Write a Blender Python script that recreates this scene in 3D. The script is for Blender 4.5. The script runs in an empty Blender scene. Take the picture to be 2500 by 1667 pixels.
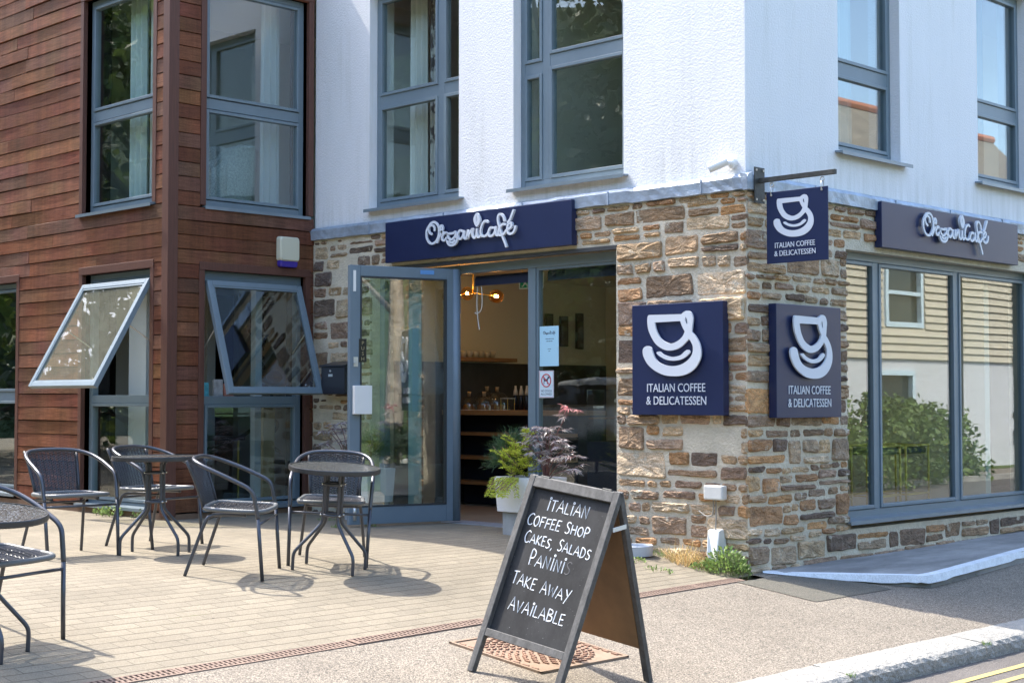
import bpy, bmesh, math, random
from mathutils import Vector, Matrix, noise
R = math.radians
scene = bpy.context.scene
COL = scene.collection
rnd = random.Random(7)
ORG = {}

# ------------------------------------------------------------------ materials
def nodes_of(name):
    m = bpy.data.materials.new(name); m.use_nodes = True
    nt = m.node_tree
    b = nt.nodes['Principled BSDF']
    return m, nt, b
def link(nt, a, b): nt.links.new(a, b)
def coords(nt, scale=(1, 1, 1), rot=(0, 0, 0)):
    tc = nt.nodes.new('ShaderNodeTexCoord'); mp = nt.nodes.new('ShaderNodeMapping')
    mp.inputs['Scale'].default_value = scale; mp.inputs['Rotation'].default_value = rot
    link(nt, tc.outputs['Object'], mp.inputs['Vector']); return mp.outputs['Vector']
def noise_tex(nt, vec, scale, detail=4, rough=.6):
    n = nt.nodes.new('ShaderNodeTexNoise'); n.inputs['Scale'].default_value = scale
    n.inputs['Detail'].default_value = detail; n.inputs['Roughness'].default_value = rough
    link(nt, vec, n.inputs['Vector']); return n.outputs['Fac']
def mixc(nt, fac, a, b, mode='MIX'):
    m = nt.nodes.new('ShaderNodeMix'); m.data_type = 'RGBA'; m.blend_type = mode
    for sock, v in ((m.inputs[0], fac), (m.inputs[6], a), (m.inputs[7], b)):
        if isinstance(v, bpy.types.NodeSocket): link(nt, v, sock)
        elif isinstance(v, (int, float)): sock.default_value = v
        else: sock.default_value = (*v, 1) if len(v) == 3 else v
    return m.outputs[2]
def ramp(nt, fac, p0, p1, c0=(0, 0, 0), c1=(1, 1, 1)):
    r = nt.nodes.new('ShaderNodeValToRGB'); e = r.color_ramp.elements
    e[0].position = p0; e[1].position = p1; e[0].color = (*c0, 1); e[1].color = (*c1, 1)
    link(nt, fac, r.inputs['Fac']); return r.outputs['Color']
def bump(nt, b, height, strength=.5, dist=.01):
    n = nt.nodes.new('ShaderNodeBump'); n.inputs['Strength'].default_value = strength
    n.inputs['Distance'].default_value = dist
    link(nt, height, n.inputs['Height']); link(nt, n.outputs['Normal'], b.inputs['Normal'])
def M(name, col, rough=.6, metal=0., vary=0., vscale=6., bmp=0., bscale=60., bdist=.004, stretch=(1, 1, 1), attr=False, spec=.5, speck=0., speckscale=300., col2=None, c2=(.5, .72), streak=0.):
    m, nt, b = nodes_of(name)
    b.inputs['Roughness'].default_value = rough; b.inputs['Metallic'].default_value = metal
    b.inputs['Specular IOR Level'].default_value = spec
    v = coords(nt, stretch)
    c = col
    if attr:
        a = nt.nodes.new('ShaderNodeAttribute'); a.attribute_name = 'Col'; c = a.outputs['Color']
        if col is not None: c = mixc(nt, 1., c, col, 'MULTIPLY')
    if vary > 0:
        f = noise_tex(nt, v, vscale, 6, .65)
        f = ramp(nt, f, .25, .75, (1 - vary,) * 3, (1 + vary,) * 3)
        c = mixc(nt, 1., c, f, 'MULTIPLY')
    if col2 is not None:
        f2 = ramp(nt, noise_tex(nt, coords(nt), vscale * .6, 5), *c2)
        c = mixc(nt, f2, c, col2)
    if streak > 0:
        f = ramp(nt, noise_tex(nt, coords(nt, (5, 5, .35)), 2.2, 5, .7), .35, .75, (1 - streak,) * 3, (1 + streak,) * 3); c = mixc(nt, 1., c, f, 'MULTIPLY')
    if speck > 0:
        f = noise_tex(nt, coords(nt), speckscale, 2, .7)
        f = ramp(nt, f, .35, .65, (1 - speck,) * 3, (1 + speck,) * 3)
        c = mixc(nt, 1., c, f, 'MULTIPLY')
    if isinstance(c, bpy.types.NodeSocket): link(nt, c, b.inputs['Base Color'])
    else: b.inputs['Base Color'].default_value = (*c, 1)
    if bmp > 0: bump(nt, b, noise_tex(nt, v, bscale, 4, .6), bmp, bdist)
    return m
def glass_mat(name, tint=(.9, .95, .94), f0=.07, dirt=0., wav=.0):
    m = bpy.data.materials.new(name); m.use_nodes = True; nt = m.node_tree; nt.nodes.clear()
    out = nt.nodes.new('ShaderNodeOutputMaterial'); mix = nt.nodes.new('ShaderNodeMixShader')
    tr = nt.nodes.new('ShaderNodeBsdfTransparent'); gl = nt.nodes.new('ShaderNodeBsdfGlossy')
    tr.inputs['Color'].default_value = (*tint, 1); gl.inputs['Roughness'].default_value = 0.
    g = nt.nodes.new('ShaderNodeNewGeometry'); d = nt.nodes.new('ShaderNodeVectorMath'); d.operation = 'DOT_PRODUCT'
    link(nt, g.outputs['Normal'], d.inputs[0]); link(nt, g.outputs['Incoming'], d.inputs[1])
    def math_(op, a, b=None):
        n = nt.nodes.new('ShaderNodeMath'); n.operation = op
        for i, v in enumerate((a, b)):
            if v is None: continue
            if isinstance(v, (int, float)): n.inputs[i].default_value = v
            else: link(nt, v, n.inputs[i])
        return n.outputs[0]
    c = math_('ABSOLUTE', d.outputs['Value'])
    p = math_('POWER', math_('SUBTRACT', 1., c), 5.)
    f = math_('ADD', math_('MULTIPLY', p, 1 - f0), f0)
    link(nt, f, mix.inputs['Fac']); link(nt, tr.outputs[0], mix.inputs[1]); link(nt, gl.outputs[0], mix.inputs[2])
    if wav > 0:
        n = nt.nodes.new('ShaderNodeBump'); n.inputs['Strength'].default_value = wav; n.inputs['Distance'].default_value = .02
        link(nt, noise_tex(nt, coords(nt), 1.3, 1, .4), n.inputs['Height']); link(nt, n.outputs['Normal'], gl.inputs['Normal'])
    last = mix.outputs[0]
    if dirt > 0:
        df = nt.nodes.new('ShaderNodeBsdfDiffuse'); df.inputs['Color'].default_value = (.75, .74, .62, 1)
        m2 = nt.nodes.new('ShaderNodeMixShader')
        fac = ramp(nt, noise_tex(nt, coords(nt), 5., 8, .75), .3, .8, (dirt * .5,) * 3, (dirt,) * 3)
        link(nt, fac, m2.inputs['Fac']); link(nt, last, m2.inputs[1]); link(nt, df.outputs[0], m2.inputs[2]); last = m2.outputs[0]
    link(nt, last, out.inputs['Surface']); return m
def emit(name, col, s):
    m, nt, b = nodes_of(name); b.inputs['Base Color'].default_value = (*col, 1)
    b.inputs['Emission Color'].default_value = (*col, 1); b.inputs['Emission Strength'].default_value = s; return m

# ------------------------------------------------------------------ mesh builder
class MB:
    def __init__(s): s.v = []; s.f = []; s.c = []; s.cur = (1, 1, 1)
    def pt(s, p, c=None): s.v.append(tuple(p)); s.c.append(c or s.cur); return len(s.v) - 1
    def face(s, ids): s.f.append(tuple(ids))
    def poly(s, pts): s.face([s.pt(p) for p in pts])
    def hexa(s, p):  # 8 points: bottom 4 ccw, top 4 ccw
        i = [s.pt(q) for q in p]
        for a in ((0, 3, 2, 1), (4, 5, 6, 7), (0, 1, 5, 4), (1, 2, 6, 5), (2, 3, 7, 6), (3, 0, 4, 7)): s.face([i[k] for k in a])
    def box(s, x0, x1, y0, y1, z0, z1, T=None):
        p = [(x0, y0, z0), (x1, y0, z0), (x1, y1, z0), (x0, y1, z0), (x0, y0, z1), (x1, y0, z1), (x1, y1, z1), (x0, y1, z1)]
        s.hexa([T(*q) for q in p] if T else p)
    def tube(s, pts, r, seg=8, closed=False, cap=True):
        pts = [Vector(p) for p in pts]; n = len(pts); rings = []
        prev = None
        for i, p in enumerate(pts):
            a = pts[(i - 1) % n] if (closed or i > 0) else p
            b = pts[(i + 1) % n] if (closed or i < n - 1) else p
            t = (b - a).normalized()
            if prev is None:
                up = Vector((0, 0, 1)) if abs(t.z) < .9 else Vector((1, 0, 0))
                u = t.cross(up).normalized()
            else:
                u = (prev - t * prev.dot(t)).normalized()
            prev = u; w = t.cross(u)
            rr = r[i] if isinstance(r, (list, tuple)) else r
            rings.append([s.pt(p + (u * math.cos(2 * math.pi * k / seg) + w * math.sin(2 * math.pi * k / seg)) * rr) for k in range(seg)])
        m = n if closed else n - 1
        for i in range(m):
            A, B = rings[i], rings[(i + 1) % n]
            for k in range(seg): s.face((A[k], A[(k + 1) % seg], B[(k + 1) % seg], B[k]))
        if cap and not closed:
            s.face(rings[0][::-1]); s.face(rings[-1])
    def lathe(s, prof, seg=24, c=(0, 0, 0), cap=True):
        rings = []
        for r, z in prof:
            rings.append([s.pt((c[0] + r * math.cos(2 * math.pi * k / seg), c[1] + r * math.sin(2 * math.pi * k / seg), c[2] + z)) for k in range(seg)])
        for A, B in zip(rings, rings[1:]):
            for k in range(seg): s.face((A[k], A[(k + 1) % seg], B[(k + 1) % seg], B[k]))
        if cap: s.face(rings[0][::-1]); s.face(rings[-1])
    def sphere(s, c, r, seg=12, rings=8):
        pr = [(max(r * math.sin(math.pi * i / rings), r * .02), -r * math.cos(math.pi * i / rings)) for i in range(rings + 1)]
        s.lathe(pr, seg, c)
    def build(s, name, mat, parent=None, smooth=False, bevel=0., recalc=False, attr=False):
        off = Vector(ORG.get(parent.name, (0, 0, 0))) if parent else Vector((0, 0, 0))
        me = bpy.data.meshes.new(name)
        me.from_pydata([tuple(Vector(p) - off) for p in s.v], [], s.f)
        if recalc:
            bm = bmesh.new(); bm.from_mesh(me); bmesh.ops.recalc_face_normals(bm, faces=bm.faces); bm.to_mesh(me); bm.free()
        if attr:
            ca = me.color_attributes.new('Col', 'FLOAT_COLOR', 'POINT')
            for i, c in enumerate(s.c): ca.data[i].color = (*c, 1)
        if smooth: me.shade_smooth()
        me.materials.append(mat)
        o = bpy.data.objects.new(name, me); COL.objects.link(o)
        if parent: o.parent = parent; ORG[o.name] = tuple(off)
        if bevel > 0:
            b = o.modifiers.new('Bevel', 'BEVEL'); b.width = bevel; b.segments = 2; b.limit_method = 'ANGLE'
        return o
def tag(o, label=None, cat=None, group=None, kind=None):
    if label: o['label'] = label
    if cat: o['category'] = cat
    if group: o['group'] = group
    if kind: o['kind'] = kind
    return o
def thing(name, loc, label, cat, group=None, rz=0):
    o = bpy.data.objects.new(name, None); COL.objects.link(o); o.location = loc; o.rotation_euler = (0, 0, rz)
    o.empty_display_size = .1; ORG[o.name] = tuple(loc); return tag(o, label, cat, group)
def structure(name, mb, mat, **k): return tag(mb.build(name, mat, **k), kind='structure')
def copy_tree(o, parent=None):
    c = o.copy(); COL.objects.link(c)
    if parent: c.parent = parent
    for ch in list(o.children): copy_tree(ch, c)
    return c
def smooth_path(pts, n=6, closed=False):
    P = [Vector(p) for p in pts]; N = len(P); out = []
    rng = range(N) if closed else range(N - 1)
    for i in rng:
        p0 = P[(i - 1) % N] if (closed or i > 0) else P[i]; p1 = P[i]; p2 = P[(i + 1) % N]
        if (p2 - p1).length < 1e-6: continue
        p3 = P[(i + 2) % N] if (closed or i + 2 < N) else p2
        for k in range(n):
            t = k / n
            out.append(.5 * ((2 * p1) + (p2 - p0) * t + (2 * p0 - 5 * p1 + 4 * p2 - p3) * t * t + (3 * p1 - p0 - 3 * p2 + p3) * t ** 3))
    if not closed: out.append(P[-1])
    return out
def text_mb(body, size, align='CENTER', extrude=0., sx=1., spacing=1.):
    cu = bpy.data.curves.new('lettering_curve', 'FONT'); cu.body = body; cu.size = size; cu.align_x = align
    cu.extrude = extrude; cu.space_character = spacing; cu.resolution_u = 3
    o = bpy.data.objects.new('lettering_tmp', cu); COL.objects.link(o)
    bpy.context.view_layer.update()
    me = bpy.data.meshes.new_from_object(o.evaluated_get(bpy.context.evaluated_depsgraph_get()))
    mb = MB(); mb.v = [(v.co.x * sx, v.co.y, v.co.z) for v in me.vertices]; mb.f = [tuple(p.vertices) for p in me.polygons]; mb.c = [(1, 1, 1)] * len(mb.v)
    bpy.data.objects.remove(o); bpy.data.curves.remove(cu); bpy.data.meshes.remove(me); return mb
def shape_mb(loops, extrude):
    """flat shape with holes (first loop outer), given thickness: front at +extrude, back at -extrude"""
    from mathutils.geometry import tessellate_polygon
    cl = []
    for l in loops:
        q = []
        for p in l:
            if not q or (abs(p[0] - q[-1][0]) + abs(p[1] - q[-1][1])) > 2e-4: q.append(p)
        if (abs(q[0][0] - q[-1][0]) + abs(q[0][1] - q[-1][1])) < 2e-4: q.pop()
        cl.append(q)
    tris = tessellate_polygon([[Vector((a, b, 0)) for a, b in q] for q in cl])
    flat = [p for q in cl for p in q]; n = len(flat); mb = MB()
    for z in (extrude, -extrude):
        for a, b in flat: mb.pt((a, b, z))
    for t in tris: mb.face(t); mb.face([k + n for k in t[::-1]])
    o = 0
    for q in cl:
        m = len(q)
        for i in range(m): a, b = o + i, o + (i + 1) % m; mb.face((a, b, b + n, a + n))
        o += m
    return mb
def merge(dst, src, T):
    k = len(dst.v); dst.v += [tuple(T(*p)) for p in src.v]; dst.f += [tuple(i + k for i in f) for f in src.f]; dst.c += [dst.cur] * len(src.v)

# ------------------------------------------------------------------ face frames: (along, outward, up) -> world
XW, YW = -5.33, -1.675
def TF1(u, d, z): return (u, -d, z)            # cafe front, looks to -Y
def TF2(u, d, z): return (d, u, z)             # cafe side, looks to +X
def TW1(u, d, z): return (u, YW - d, z)        # timber front
def TW2(u, d, z): return (XW + d, u, z)        # timber side
def ground_z(x):
    if x > 6: return -.9
    return -.0275 * math.log1p(math.exp((x + 1.73) / .25)) if x < 5 else -.7
# ================================================================== MATERIALS
m_frame = M('grey_window_frame', (.165, .215, .25), .38, vary=.08, vscale=3)
m_framed = M('grey_door_frame', (.15, .20, .245), .35, vary=.08, vscale=3)
m_glass = glass_mat('window_glass', (.93, .97, .95), .075)
m_glass_side = glass_mat('shopfront_glass', (.86, .92, .90), .17, wav=.02)
m_glass_up = glass_mat('upper_glass', (.84, .92, .93), .17, wav=.02)
m_glass_door = glass_mat('door_glass', (.86, .92, .90), .15, wav=.03)
m_glass_dirty = glass_mat('dusty_glass', (.93, .93, .85), .028, dirt=.09)
m_navy = M('navy_sign', (.012, .021, .072), .34, vary=.06, vscale=4)
m_letter = M('white_letter', (.64, .68, .75), .35)
m_lead = M('lead_flashing', (.36, .42, .50), .42, metal=.25, vary=.35, vscale=5, bmp=.6, bscale=9, bdist=.02)
m_mortar = M('mortar', (.64, .57, .445), .92, vary=.22, vscale=5, bmp=.8, bscale=45, bdist=.02, speck=.12, speckscale=220, col2=(.54, .49, .38))
m_stone = M('rubble_stone', (1, 1, 1), .85, vary=.5, vscale=11, bmp=.9, bscale=30, bdist=.028, attr=True, speck=.28, speckscale=130, stretch=(1, 1, 1.6), col2=(.56, .50, .39), c2=(.63, .69))
m_wood = M('cladding_timber', (1, 1, 1), .6, vary=.42, vscale=2.6, bmp=.6, bscale=4, bdist=.005, stretch=(2.2, 2.2, 34), streak=.22, speck=.12, speckscale=90, attr=True, spec=.15)
m_woodtrim = M('trim_timber', (.105, .042, .028), .6, vary=.25, vscale=3, bmp=.3, bscale=5, stretch=(30, 30, 1.5))
m_dark = M('dark_void', (.012, .011, .011), .9)
m_sill = M('metal_sill', (.22, .27, .31), .32, metal=.3, vary=.1)
m_room = M('room_wall', (.74, .72, .65), .9)
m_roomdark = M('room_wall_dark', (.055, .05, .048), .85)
m_floorwood = M('floor_boards', (.34, .26, .19), .5, vary=.3, vscale=2, stretch=(8, 1.2, 1))
m_ceil = M('ceiling_paint', (.68, .62, .53), .9)
m_tin = M('roof_slate', (.10, .10, .115), .7, vary=.2)

def render_mat():
    m, nt, b = nodes_of('white_render'); b.inputs['Roughness'].default_value = .9
    v = coords(nt); f = ramp(nt, noise_tex(nt, coords(nt, (1, 1, .18)), 2.3, 6, .7), .35, .8, (.83, .82, .83), (.77, .765, .765))
    f2 = ramp(nt, noise_tex(nt, coords(nt, (3.2, 3.2, .22)), 2.0, 5, .7), .56, .84, (1, 1, 1), (.84, .84, .80))
    zz = nt.nodes.new('ShaderNodeSeparateXYZ'); link(nt, coords(nt), zz.inputs[0])
    low = ramp(nt, zz.outputs[2], .0, 1., (1, 1, 1), (0, 0, 0)); mr = nt.nodes.new('ShaderNodeMapRange'); mr.inputs[1].default_value = 2.8; mr.inputs[2].default_value = 3.25; mr.inputs[3].default_value = 1.; mr.inputs[4].default_value = 0.
    link(nt, zz.outputs[2], mr.inputs[0]); drip = ramp(nt, noise_tex(nt, coords(nt, (7, 7, .5)), 2.2, 5, .7), .42, .72)
    f = mixc(nt, mixc(nt, 1., mixc(nt, 1., drip, mr.outputs[0], 'MULTIPLY'), (.55, .55, .55), 'MULTIPLY'), f, (.50, .50, .45))
    link(nt, mixc(nt, 1., f, f2, 'MULTIPLY'), b.inputs['Base Color'])
    n1 = noise_tex(nt, v, 62, 3, .55); bump(nt, b, n1, .55, .010); return m
m_render = render_mat()

def paver_mat():
    m, nt, b = nodes_of('block_paving'); b.inputs['Roughness'].default_value = .88
    v = coords(nt, (1, 1, 1), (0, 0, R(90)))
    br = nt.nodes.new('ShaderNodeTexBrick'); br.offset = .5; br.inputs['Scale'].default_value = 1.
    br.inputs['Brick Width'].default_value = .215; br.inputs['Row Height'].default_value = .1075
    br.inputs['Mortar Size'].default_value = .0042; br.inputs['Mortar Smooth'].default_value = .35; br.inputs['Bias'].default_value = 0.
    br.inputs['Color1'].default_value = (.228, .196, .146, 1); br.inputs['Color2'].default_value = (.192, .165, .124, 1); br.inputs['Mortar'].default_value = (.150, .128, .095, 1)
    wv = nt.nodes.new('ShaderNodeVectorMath'); wv.operation = 'ADD'
    nz = nt.nodes.new('ShaderNodeTexNoise'); nz.inputs['Scale'].default_value = 5; nz.inputs['Detail'].default_value = 2
    link(nt, v, nz.inputs['Vector'])
    sc = nt.nodes.new('ShaderNodeVectorMath'); sc.operation = 'SCALE'; sc.inputs['Scale'].default_value = .012
    link(nt, nz.outputs['Color'], sc.inputs[0]); link(nt, v, wv.inputs[0]); link(nt, sc.outputs[0], wv.inputs[1]); link(nt, wv.outputs[0], br.inputs['Vector'])
    c = br.outputs['Color']
    sx = nt.nodes.new('ShaderNodeSeparateXYZ'); link(nt, wv.outputs[0], sx.inputs[0])
    def mth(op, a, b_):
        n = nt.nodes.new('ShaderNodeMath'); n.operation = op
        for k, q in enumerate((a, b_)):
            if isinstance(q, (int, float)): n.inputs[k].default_value = q
            elif q is not None: link(nt, q, n.inputs[k])
        return n.outputs[0]
    fr = mth('ABSOLUTE', mth('SUBTRACT', mth('FRACT', mth('DIVIDE', sx.outputs[1], .1075), None), .5), None)
    row = ramp(nt, fr, .440, .478); gap = mixc(nt, 1., row, ramp(nt, noise_tex(nt, coords(nt), 7, 4, .7), .25, .55, (.25, .25, .25), (1, 1, 1)), 'MULTIPLY')
    big = ramp(nt, noise_tex(nt, coords(nt), .9, 5, .65), .3, .75, (.80, .79, .76), (1.15, 1.15, 1.13))
    sp = ramp(nt, noise_tex(nt, coords(nt), 150, 3, .8), .32, .68, (.60, .59, .57), (1.36, 1.36, 1.35))
    c = mixc(nt, 1., mixc(nt, 1., c, big, 'MULTIPLY'), sp, 'MULTIPLY')
    c = mixc(nt, gap, c, (.095, .078, .055))
    moss = ramp(nt, noise_tex(nt, coords(nt), 1.9, 8, .8), .60, .72)
    c = mixc(nt, mixc(nt, 1., moss, gap, 'MULTIPLY'), c, (.13, .17, .03))
    st = ramp(nt, noise_tex(nt, coords(nt), 3.4, 6, .8), .66, .80, (1, 1, 1), (.62, .60, .57)); c = mixc(nt, 1., c, st, 'MULTIPLY')
    spot = ramp(nt, noise_tex(nt, coords(nt), 21, 2, .5), .735, .755, (1, 1, 1), (.45, .43, .40)); c = mixc(nt, 1., c, spot, 'MULTIPLY')
    link(nt, c, b.inputs['Base Color'])
    h = mixc(nt, .25, mixc(nt, 1., ramp(nt, br.outputs['Fac'], 0., 1., (1, 1, 1), (.55, .55, .55)), ramp(nt, row, 0, 1, (1, 1, 1), (0, 0, 0)), 'MULTIPLY'), noise_tex(nt, coords(nt), 150, 3, .7))
    bump(nt, b, h, .7, .008); return m
m_paver = paver_mat()
def asphalt(name, col, sp, scale=170, warm=(1, 1, 1)):
    m, nt, b = nodes_of(name); b.inputs['Roughness'].default_value = .9
    v = coords(nt)
    vo = nt.nodes.new('ShaderNodeTexVoronoi'); vo.inputs['Scale'].default_value = scale; link(nt, v, vo.inputs['Vector'])
    chip = ramp(nt, vo.outputs['Color'], .15, .9, (1 - sp,) * 3, (1 + sp, 1 + sp * .97, 1 + sp * .93))
    gap = ramp(nt, vo.outputs['Distance'], .35, .75, (1.08,) * 3, (.55,) * 3)
    big = ramp(nt, noise_tex(nt, v, 1.1, 7, .75), .3, .75, (.78, .77, .75), (1.14, 1.14, 1.13))
    c = mixc(nt, 1., mixc(nt, 1., mixc(nt, 1., col, chip, 'MULTIPLY'), gap, 'MULTIPLY'), big, 'MULTIPLY')
    link(nt, c, b.inputs['Base Color']); bump(nt, b, vo.outputs['Distance'], .5, -.004); return m
m_foot = asphalt('footway_tarmac', (.235, .203, .163), .62, 150)
m_patch = asphalt('patch_tarmac', (.135, .125, .10), .4, 200)
m_road = asphalt('road_tarmac', (.14, .125, .115), .35, 200)
m_ramp = M('screed', (.27, .265, .255), .9, vary=.5, vscale=3, bmp=.4, bscale=80, stretch=(1, .35, 1), speck=.15)
m_whitepaint = M('white_road_paint', (.76, .80, .84), .7, vary=.16, vscale=9, speck=.12, speckscale=120)
m_yellow = M('yellow_line', (.40, .32, .12), .7, vary=.15, vscale=12)
m_granite = M('granite', (.30, .285, .255), .85, vary=.18, vscale=8, bmp=1., bscale=22, bdist=.03, speck=.35, speckscale=170)
m_grass = M('grass_ground', (.09, .12, .035), .95, vary=.35, vscale=1.2, bmp=.8, bscale=30, bdist=.05)

# ================================================================== SETTING: ground sheets
def xd(y): return .05 - .04 * y
def sheet(fl, fr, ys, nx, dz=0., zf=None):
    mb = MB(); zf = zf or ground_z; rows = []
    for y in ys:
        a, b = fl(y), fr(y); row = []
        for i in range(nx + 1):
            x = a + (b - a) * i / nx; row.append(mb.pt((x, y, zf(x) + dz)))
        rows.append(row)
    for A, B in zip(rows, rows[1:]):
        for i in range(nx): mb.face((A[i], A[i + 1], B[i + 1], B[i]))
    return mb
def frange(a, b, n): return [a + (b - a) * i / n for i in range(n + 1)]
tm = MB()
def terr_x(): return [-34, -16, -9, -6, -4.5, -3.5] + frange(-3.2, -.35, 20)
xs = terr_x(); rows = []
for y in [-34, -20, -12] + frange(-9, .3, 18):
    rows.append([tm.pt((x, y, ground_z(x))) for x in xs] + [tm.pt((xd(min(y, 0.)), y, ground_z(xd(min(y, 0.)))))])
for A, B in zip(rows, rows[1:]):
    for i in range(len(A) - 1): tm.face((A[i], A[i + 1], B[i + 1], B[i]))
structure('terrace_paving', tm, m_paver, smooth=True)
structure('pavement', sheet(lambda y: xd(y) + .1 if y < 0 else -.12, lambda y: 1.87, [-34, -15] + frange(-9, -.001, 12) + [.0, .5] + frange(1, 40, 12), 14), m_foot, smooth=True)
# newer tarmac patch beside the corner
pp = MB()
for (x0, x1, y0, y1) in ((.17, .855, -.375, .6),):
    n = 6
    for i in range(n):
        a = x0 + (x1 - x0) * i / n; b = x0 + (x1 - x0) * (i + 1) / n
        pp.poly([(a, y0 - .02 * i / n, ground_z(a) + .004), (b, y0 - .02 * (i + 1) / n, ground_z(b) + .004), (b, y1, ground_z(b) + .004), (a, y1, ground_z(a) + .004)])
structure('pavement_patch', pp, m_patch)
# raised screed path with its painted white edge beside the side wall
def path_z(x, y): return max(-.195 + .012 * max(y, 0) - .02 * x, ground_z(x) + .008)
edge = [(.03, .14), (.42, .46), (.86, .82), (.96, .98), (.90, 1.6), (.80, 2.4), (.70, 3.4), (.62, 6), (.6, 12)]
rp = MB(); N = 7; L = []
for (x, y) in edge:
    L.append([rp.pt((-.1 + (x + .1) * i / N, y, path_z(-.1 + (x + .1) * i / N, y))) for i in range(N + 1)])
for A, B in zip(L, L[1:]):
    for i in range(N): rp.face((A[i], A[i + 1], B[i + 1], B[i]))
for A, B, (x0, y0), (x1, y1) in zip(L, L[1:], edge, edge[1:]):
    q0 = rp.pt((x0, y0, ground_z(x0) - .02)); q1 = rp.pt((x1, y1, ground_z(x1) - .02)); rp.face((A[-1], q0, q1, B[-1]))
structure('raised_path', rp, m_ramp)
ed = MB()
sm = smooth_path([(x, y, 0) for x, y in edge], 5)
r0 = random.Random(3)
top, low = [], []
for i, p in enumerate(sm):
    t = (sm[min(i + 1, len(sm) - 1)] - sm[max(i - 1, 0)]).normalized(); nx, ny = t.y, -t.x
    w = .070 + r0.uniform(-.003, .003)
    zt = path_z(p.x, p.y) + .006
    top.append((ed.pt((p.x - nx * w, p.y - ny * w, path_z(p.x - nx * w, p.y - ny * w) + .005)), ed.pt((p.x + nx * .012, p.y + ny * .012, zt)),
                ed.pt((p.x + nx * .022, p.y + ny * .022, max(ground_z(p.x) + .004, zt - .05 - r0.uniform(0, .012))))))
for A, B in zip(top, top[1:]):
    ed.face((A[0], A[1], B[1], B[0])); ed.face((A[1], A[2], B[2], B[1]))
structure('painted_edge', ed, m_whitepaint)
# granite kerb: long stones with rough rounded front arris
kb = MB(); r1 = random.Random(11)
joints = [-34, -24, -16, -10.4, -8.2, -6.1, -4.05, -1.965, -.42, 1.4, 3.2, 5.1, 7, 12, 20, 40]
for a, b in zip(joints, joints[1:]):
    n = max(2, min(40, int((b - a) / .05))) if -5 < a < 3 else 3
    prof = []
    for i in range(n + 1):
        y = a + .008 + (b - a - .016) * i / n; j = lambda s: r1.uniform(-s, s) if n > 5 else 0
        z0 = ground_z(1.87)
        prof.append([kb.pt((1.87 + j(.004), y, z0 - .15)), kb.pt((1.87 + j(.004), y, z0 + .002 + j(.002))), kb.pt((1.97, y, z0 - .006 + j(.004))), kb.pt((2.06 + j(.003), y, z0 - .016 + j(.002))),
                     kb.pt((2.105 + j(.005), y, z0 - .026 + j(.004))), kb.pt((2.128 + j(.006), y, z0 - .05 + j(.005))), kb.pt((2.135 + j(.006), y, z0 - .09 + j(.005))), kb.pt((2.137 + j(.006), y, z0 - .2))])
    for A, B in zip(prof, prof[1:]):
        for k in range(7): kb.face((A[k], B[k], B[k + 1], A[k + 1]))
    kb.face(prof[0]); kb.face(prof[-1][::-1])
structure('kerb', kb, m_granite, recalc=True)
def road_z(x): return -.515 - .02 * (x - 2.13) + (.04 * (x - 4) if x > 4 else 0) * .3
structure('road', sheet(lambda y: 2.1, lambda y: 8.3, [-60, 60], 10, 0, road_z), m_road)
for k, xx in enumerate((2.36, 2.52)):
    structure('road_marking', sheet(lambda y: xx, lambda y: xx + .055, [-40, 40], 1, .004, road_z), m_yellow)
fk = MB(); fk.box(8.3, 8.45, -60, 60, -.9, road_z(8.3) + .11); structure('far_kerb', fk, m_granite)
structure('far_pavement', sheet(lambda y: 8.45, lambda y: 9.6, [-60, 60], 2, 0, lambda x: road_z(8.3) + .107), m_foot)
gr = MB(); gr.poly([(-400, -400, -.95), (400, -400, -.95), (400, 400, -.95), (-400, 400, -.95)]); structure('ground', gr, m_grass)
vg = MB(); vg.box(9.6, 60, -60, 60, -.94, road_z(8.3) + .12); structure('verge', vg, m_grass)

# channel drain gratings along the terrace edge
m_rust = M('rusted_grating', (.20, .135, .10), .8, vary=.3, vscale=20, bmp=.4, bscale=90)
m_rustd = M('drain_dark', (.03, .024, .02), .9)
def grating(y0, y1, lab):
    g = thing('drain_grating', (xd((y0 + y1) / 2) + .05, (y0 + y1) / 2, ground_z(.15)), lab, 'drain grating', 'drain gratings along the paving edge')
    fr = MB(); fr2 = MB(); n = int((y1 - y0) / .03)
    def P(s, y, dz): x = xd(y) + s; return (x, y, ground_z(x) + dz)
    def bar(mb, s0, s1, ya, yb, h0, h1): mb.hexa([P(s0, ya, h0), P(s1, ya, h0), P(s1, yb, h0), P(s0, yb, h0), P(s0, ya, h1), P(s1, ya, h1), P(s1, yb, h1), P(s0, yb, h1)])
    lift = rnd.uniform(.004, .012)
    a, b = y0 + .005, y1 - .005
    bar(fr, .001, .012, a, b, -.02, lift); bar(fr, .090, .104, a, b, -.03, lift)
    bar(fr, .046, .056, a, b, -.02, lift - .002)
    bar(fr, .012, .090, a, a + .02, -.02, lift); bar(fr, .012, .090, b - .02, b, -.02, lift)
    for i in range(1, n): 
        y = a + (b - a) * i / n; bar(fr, .012, .046, y - .008, y + .008, -.02, lift - .001); bar(fr, .056, .090, y - .008, y + .008, -.02, lift - .001)
    fr.build('grate', m_rust, g)
    bar(fr2, -.0, .1, y0, y1, -.06, -.022); fr2.build('channel', m_rustd, g)
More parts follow.
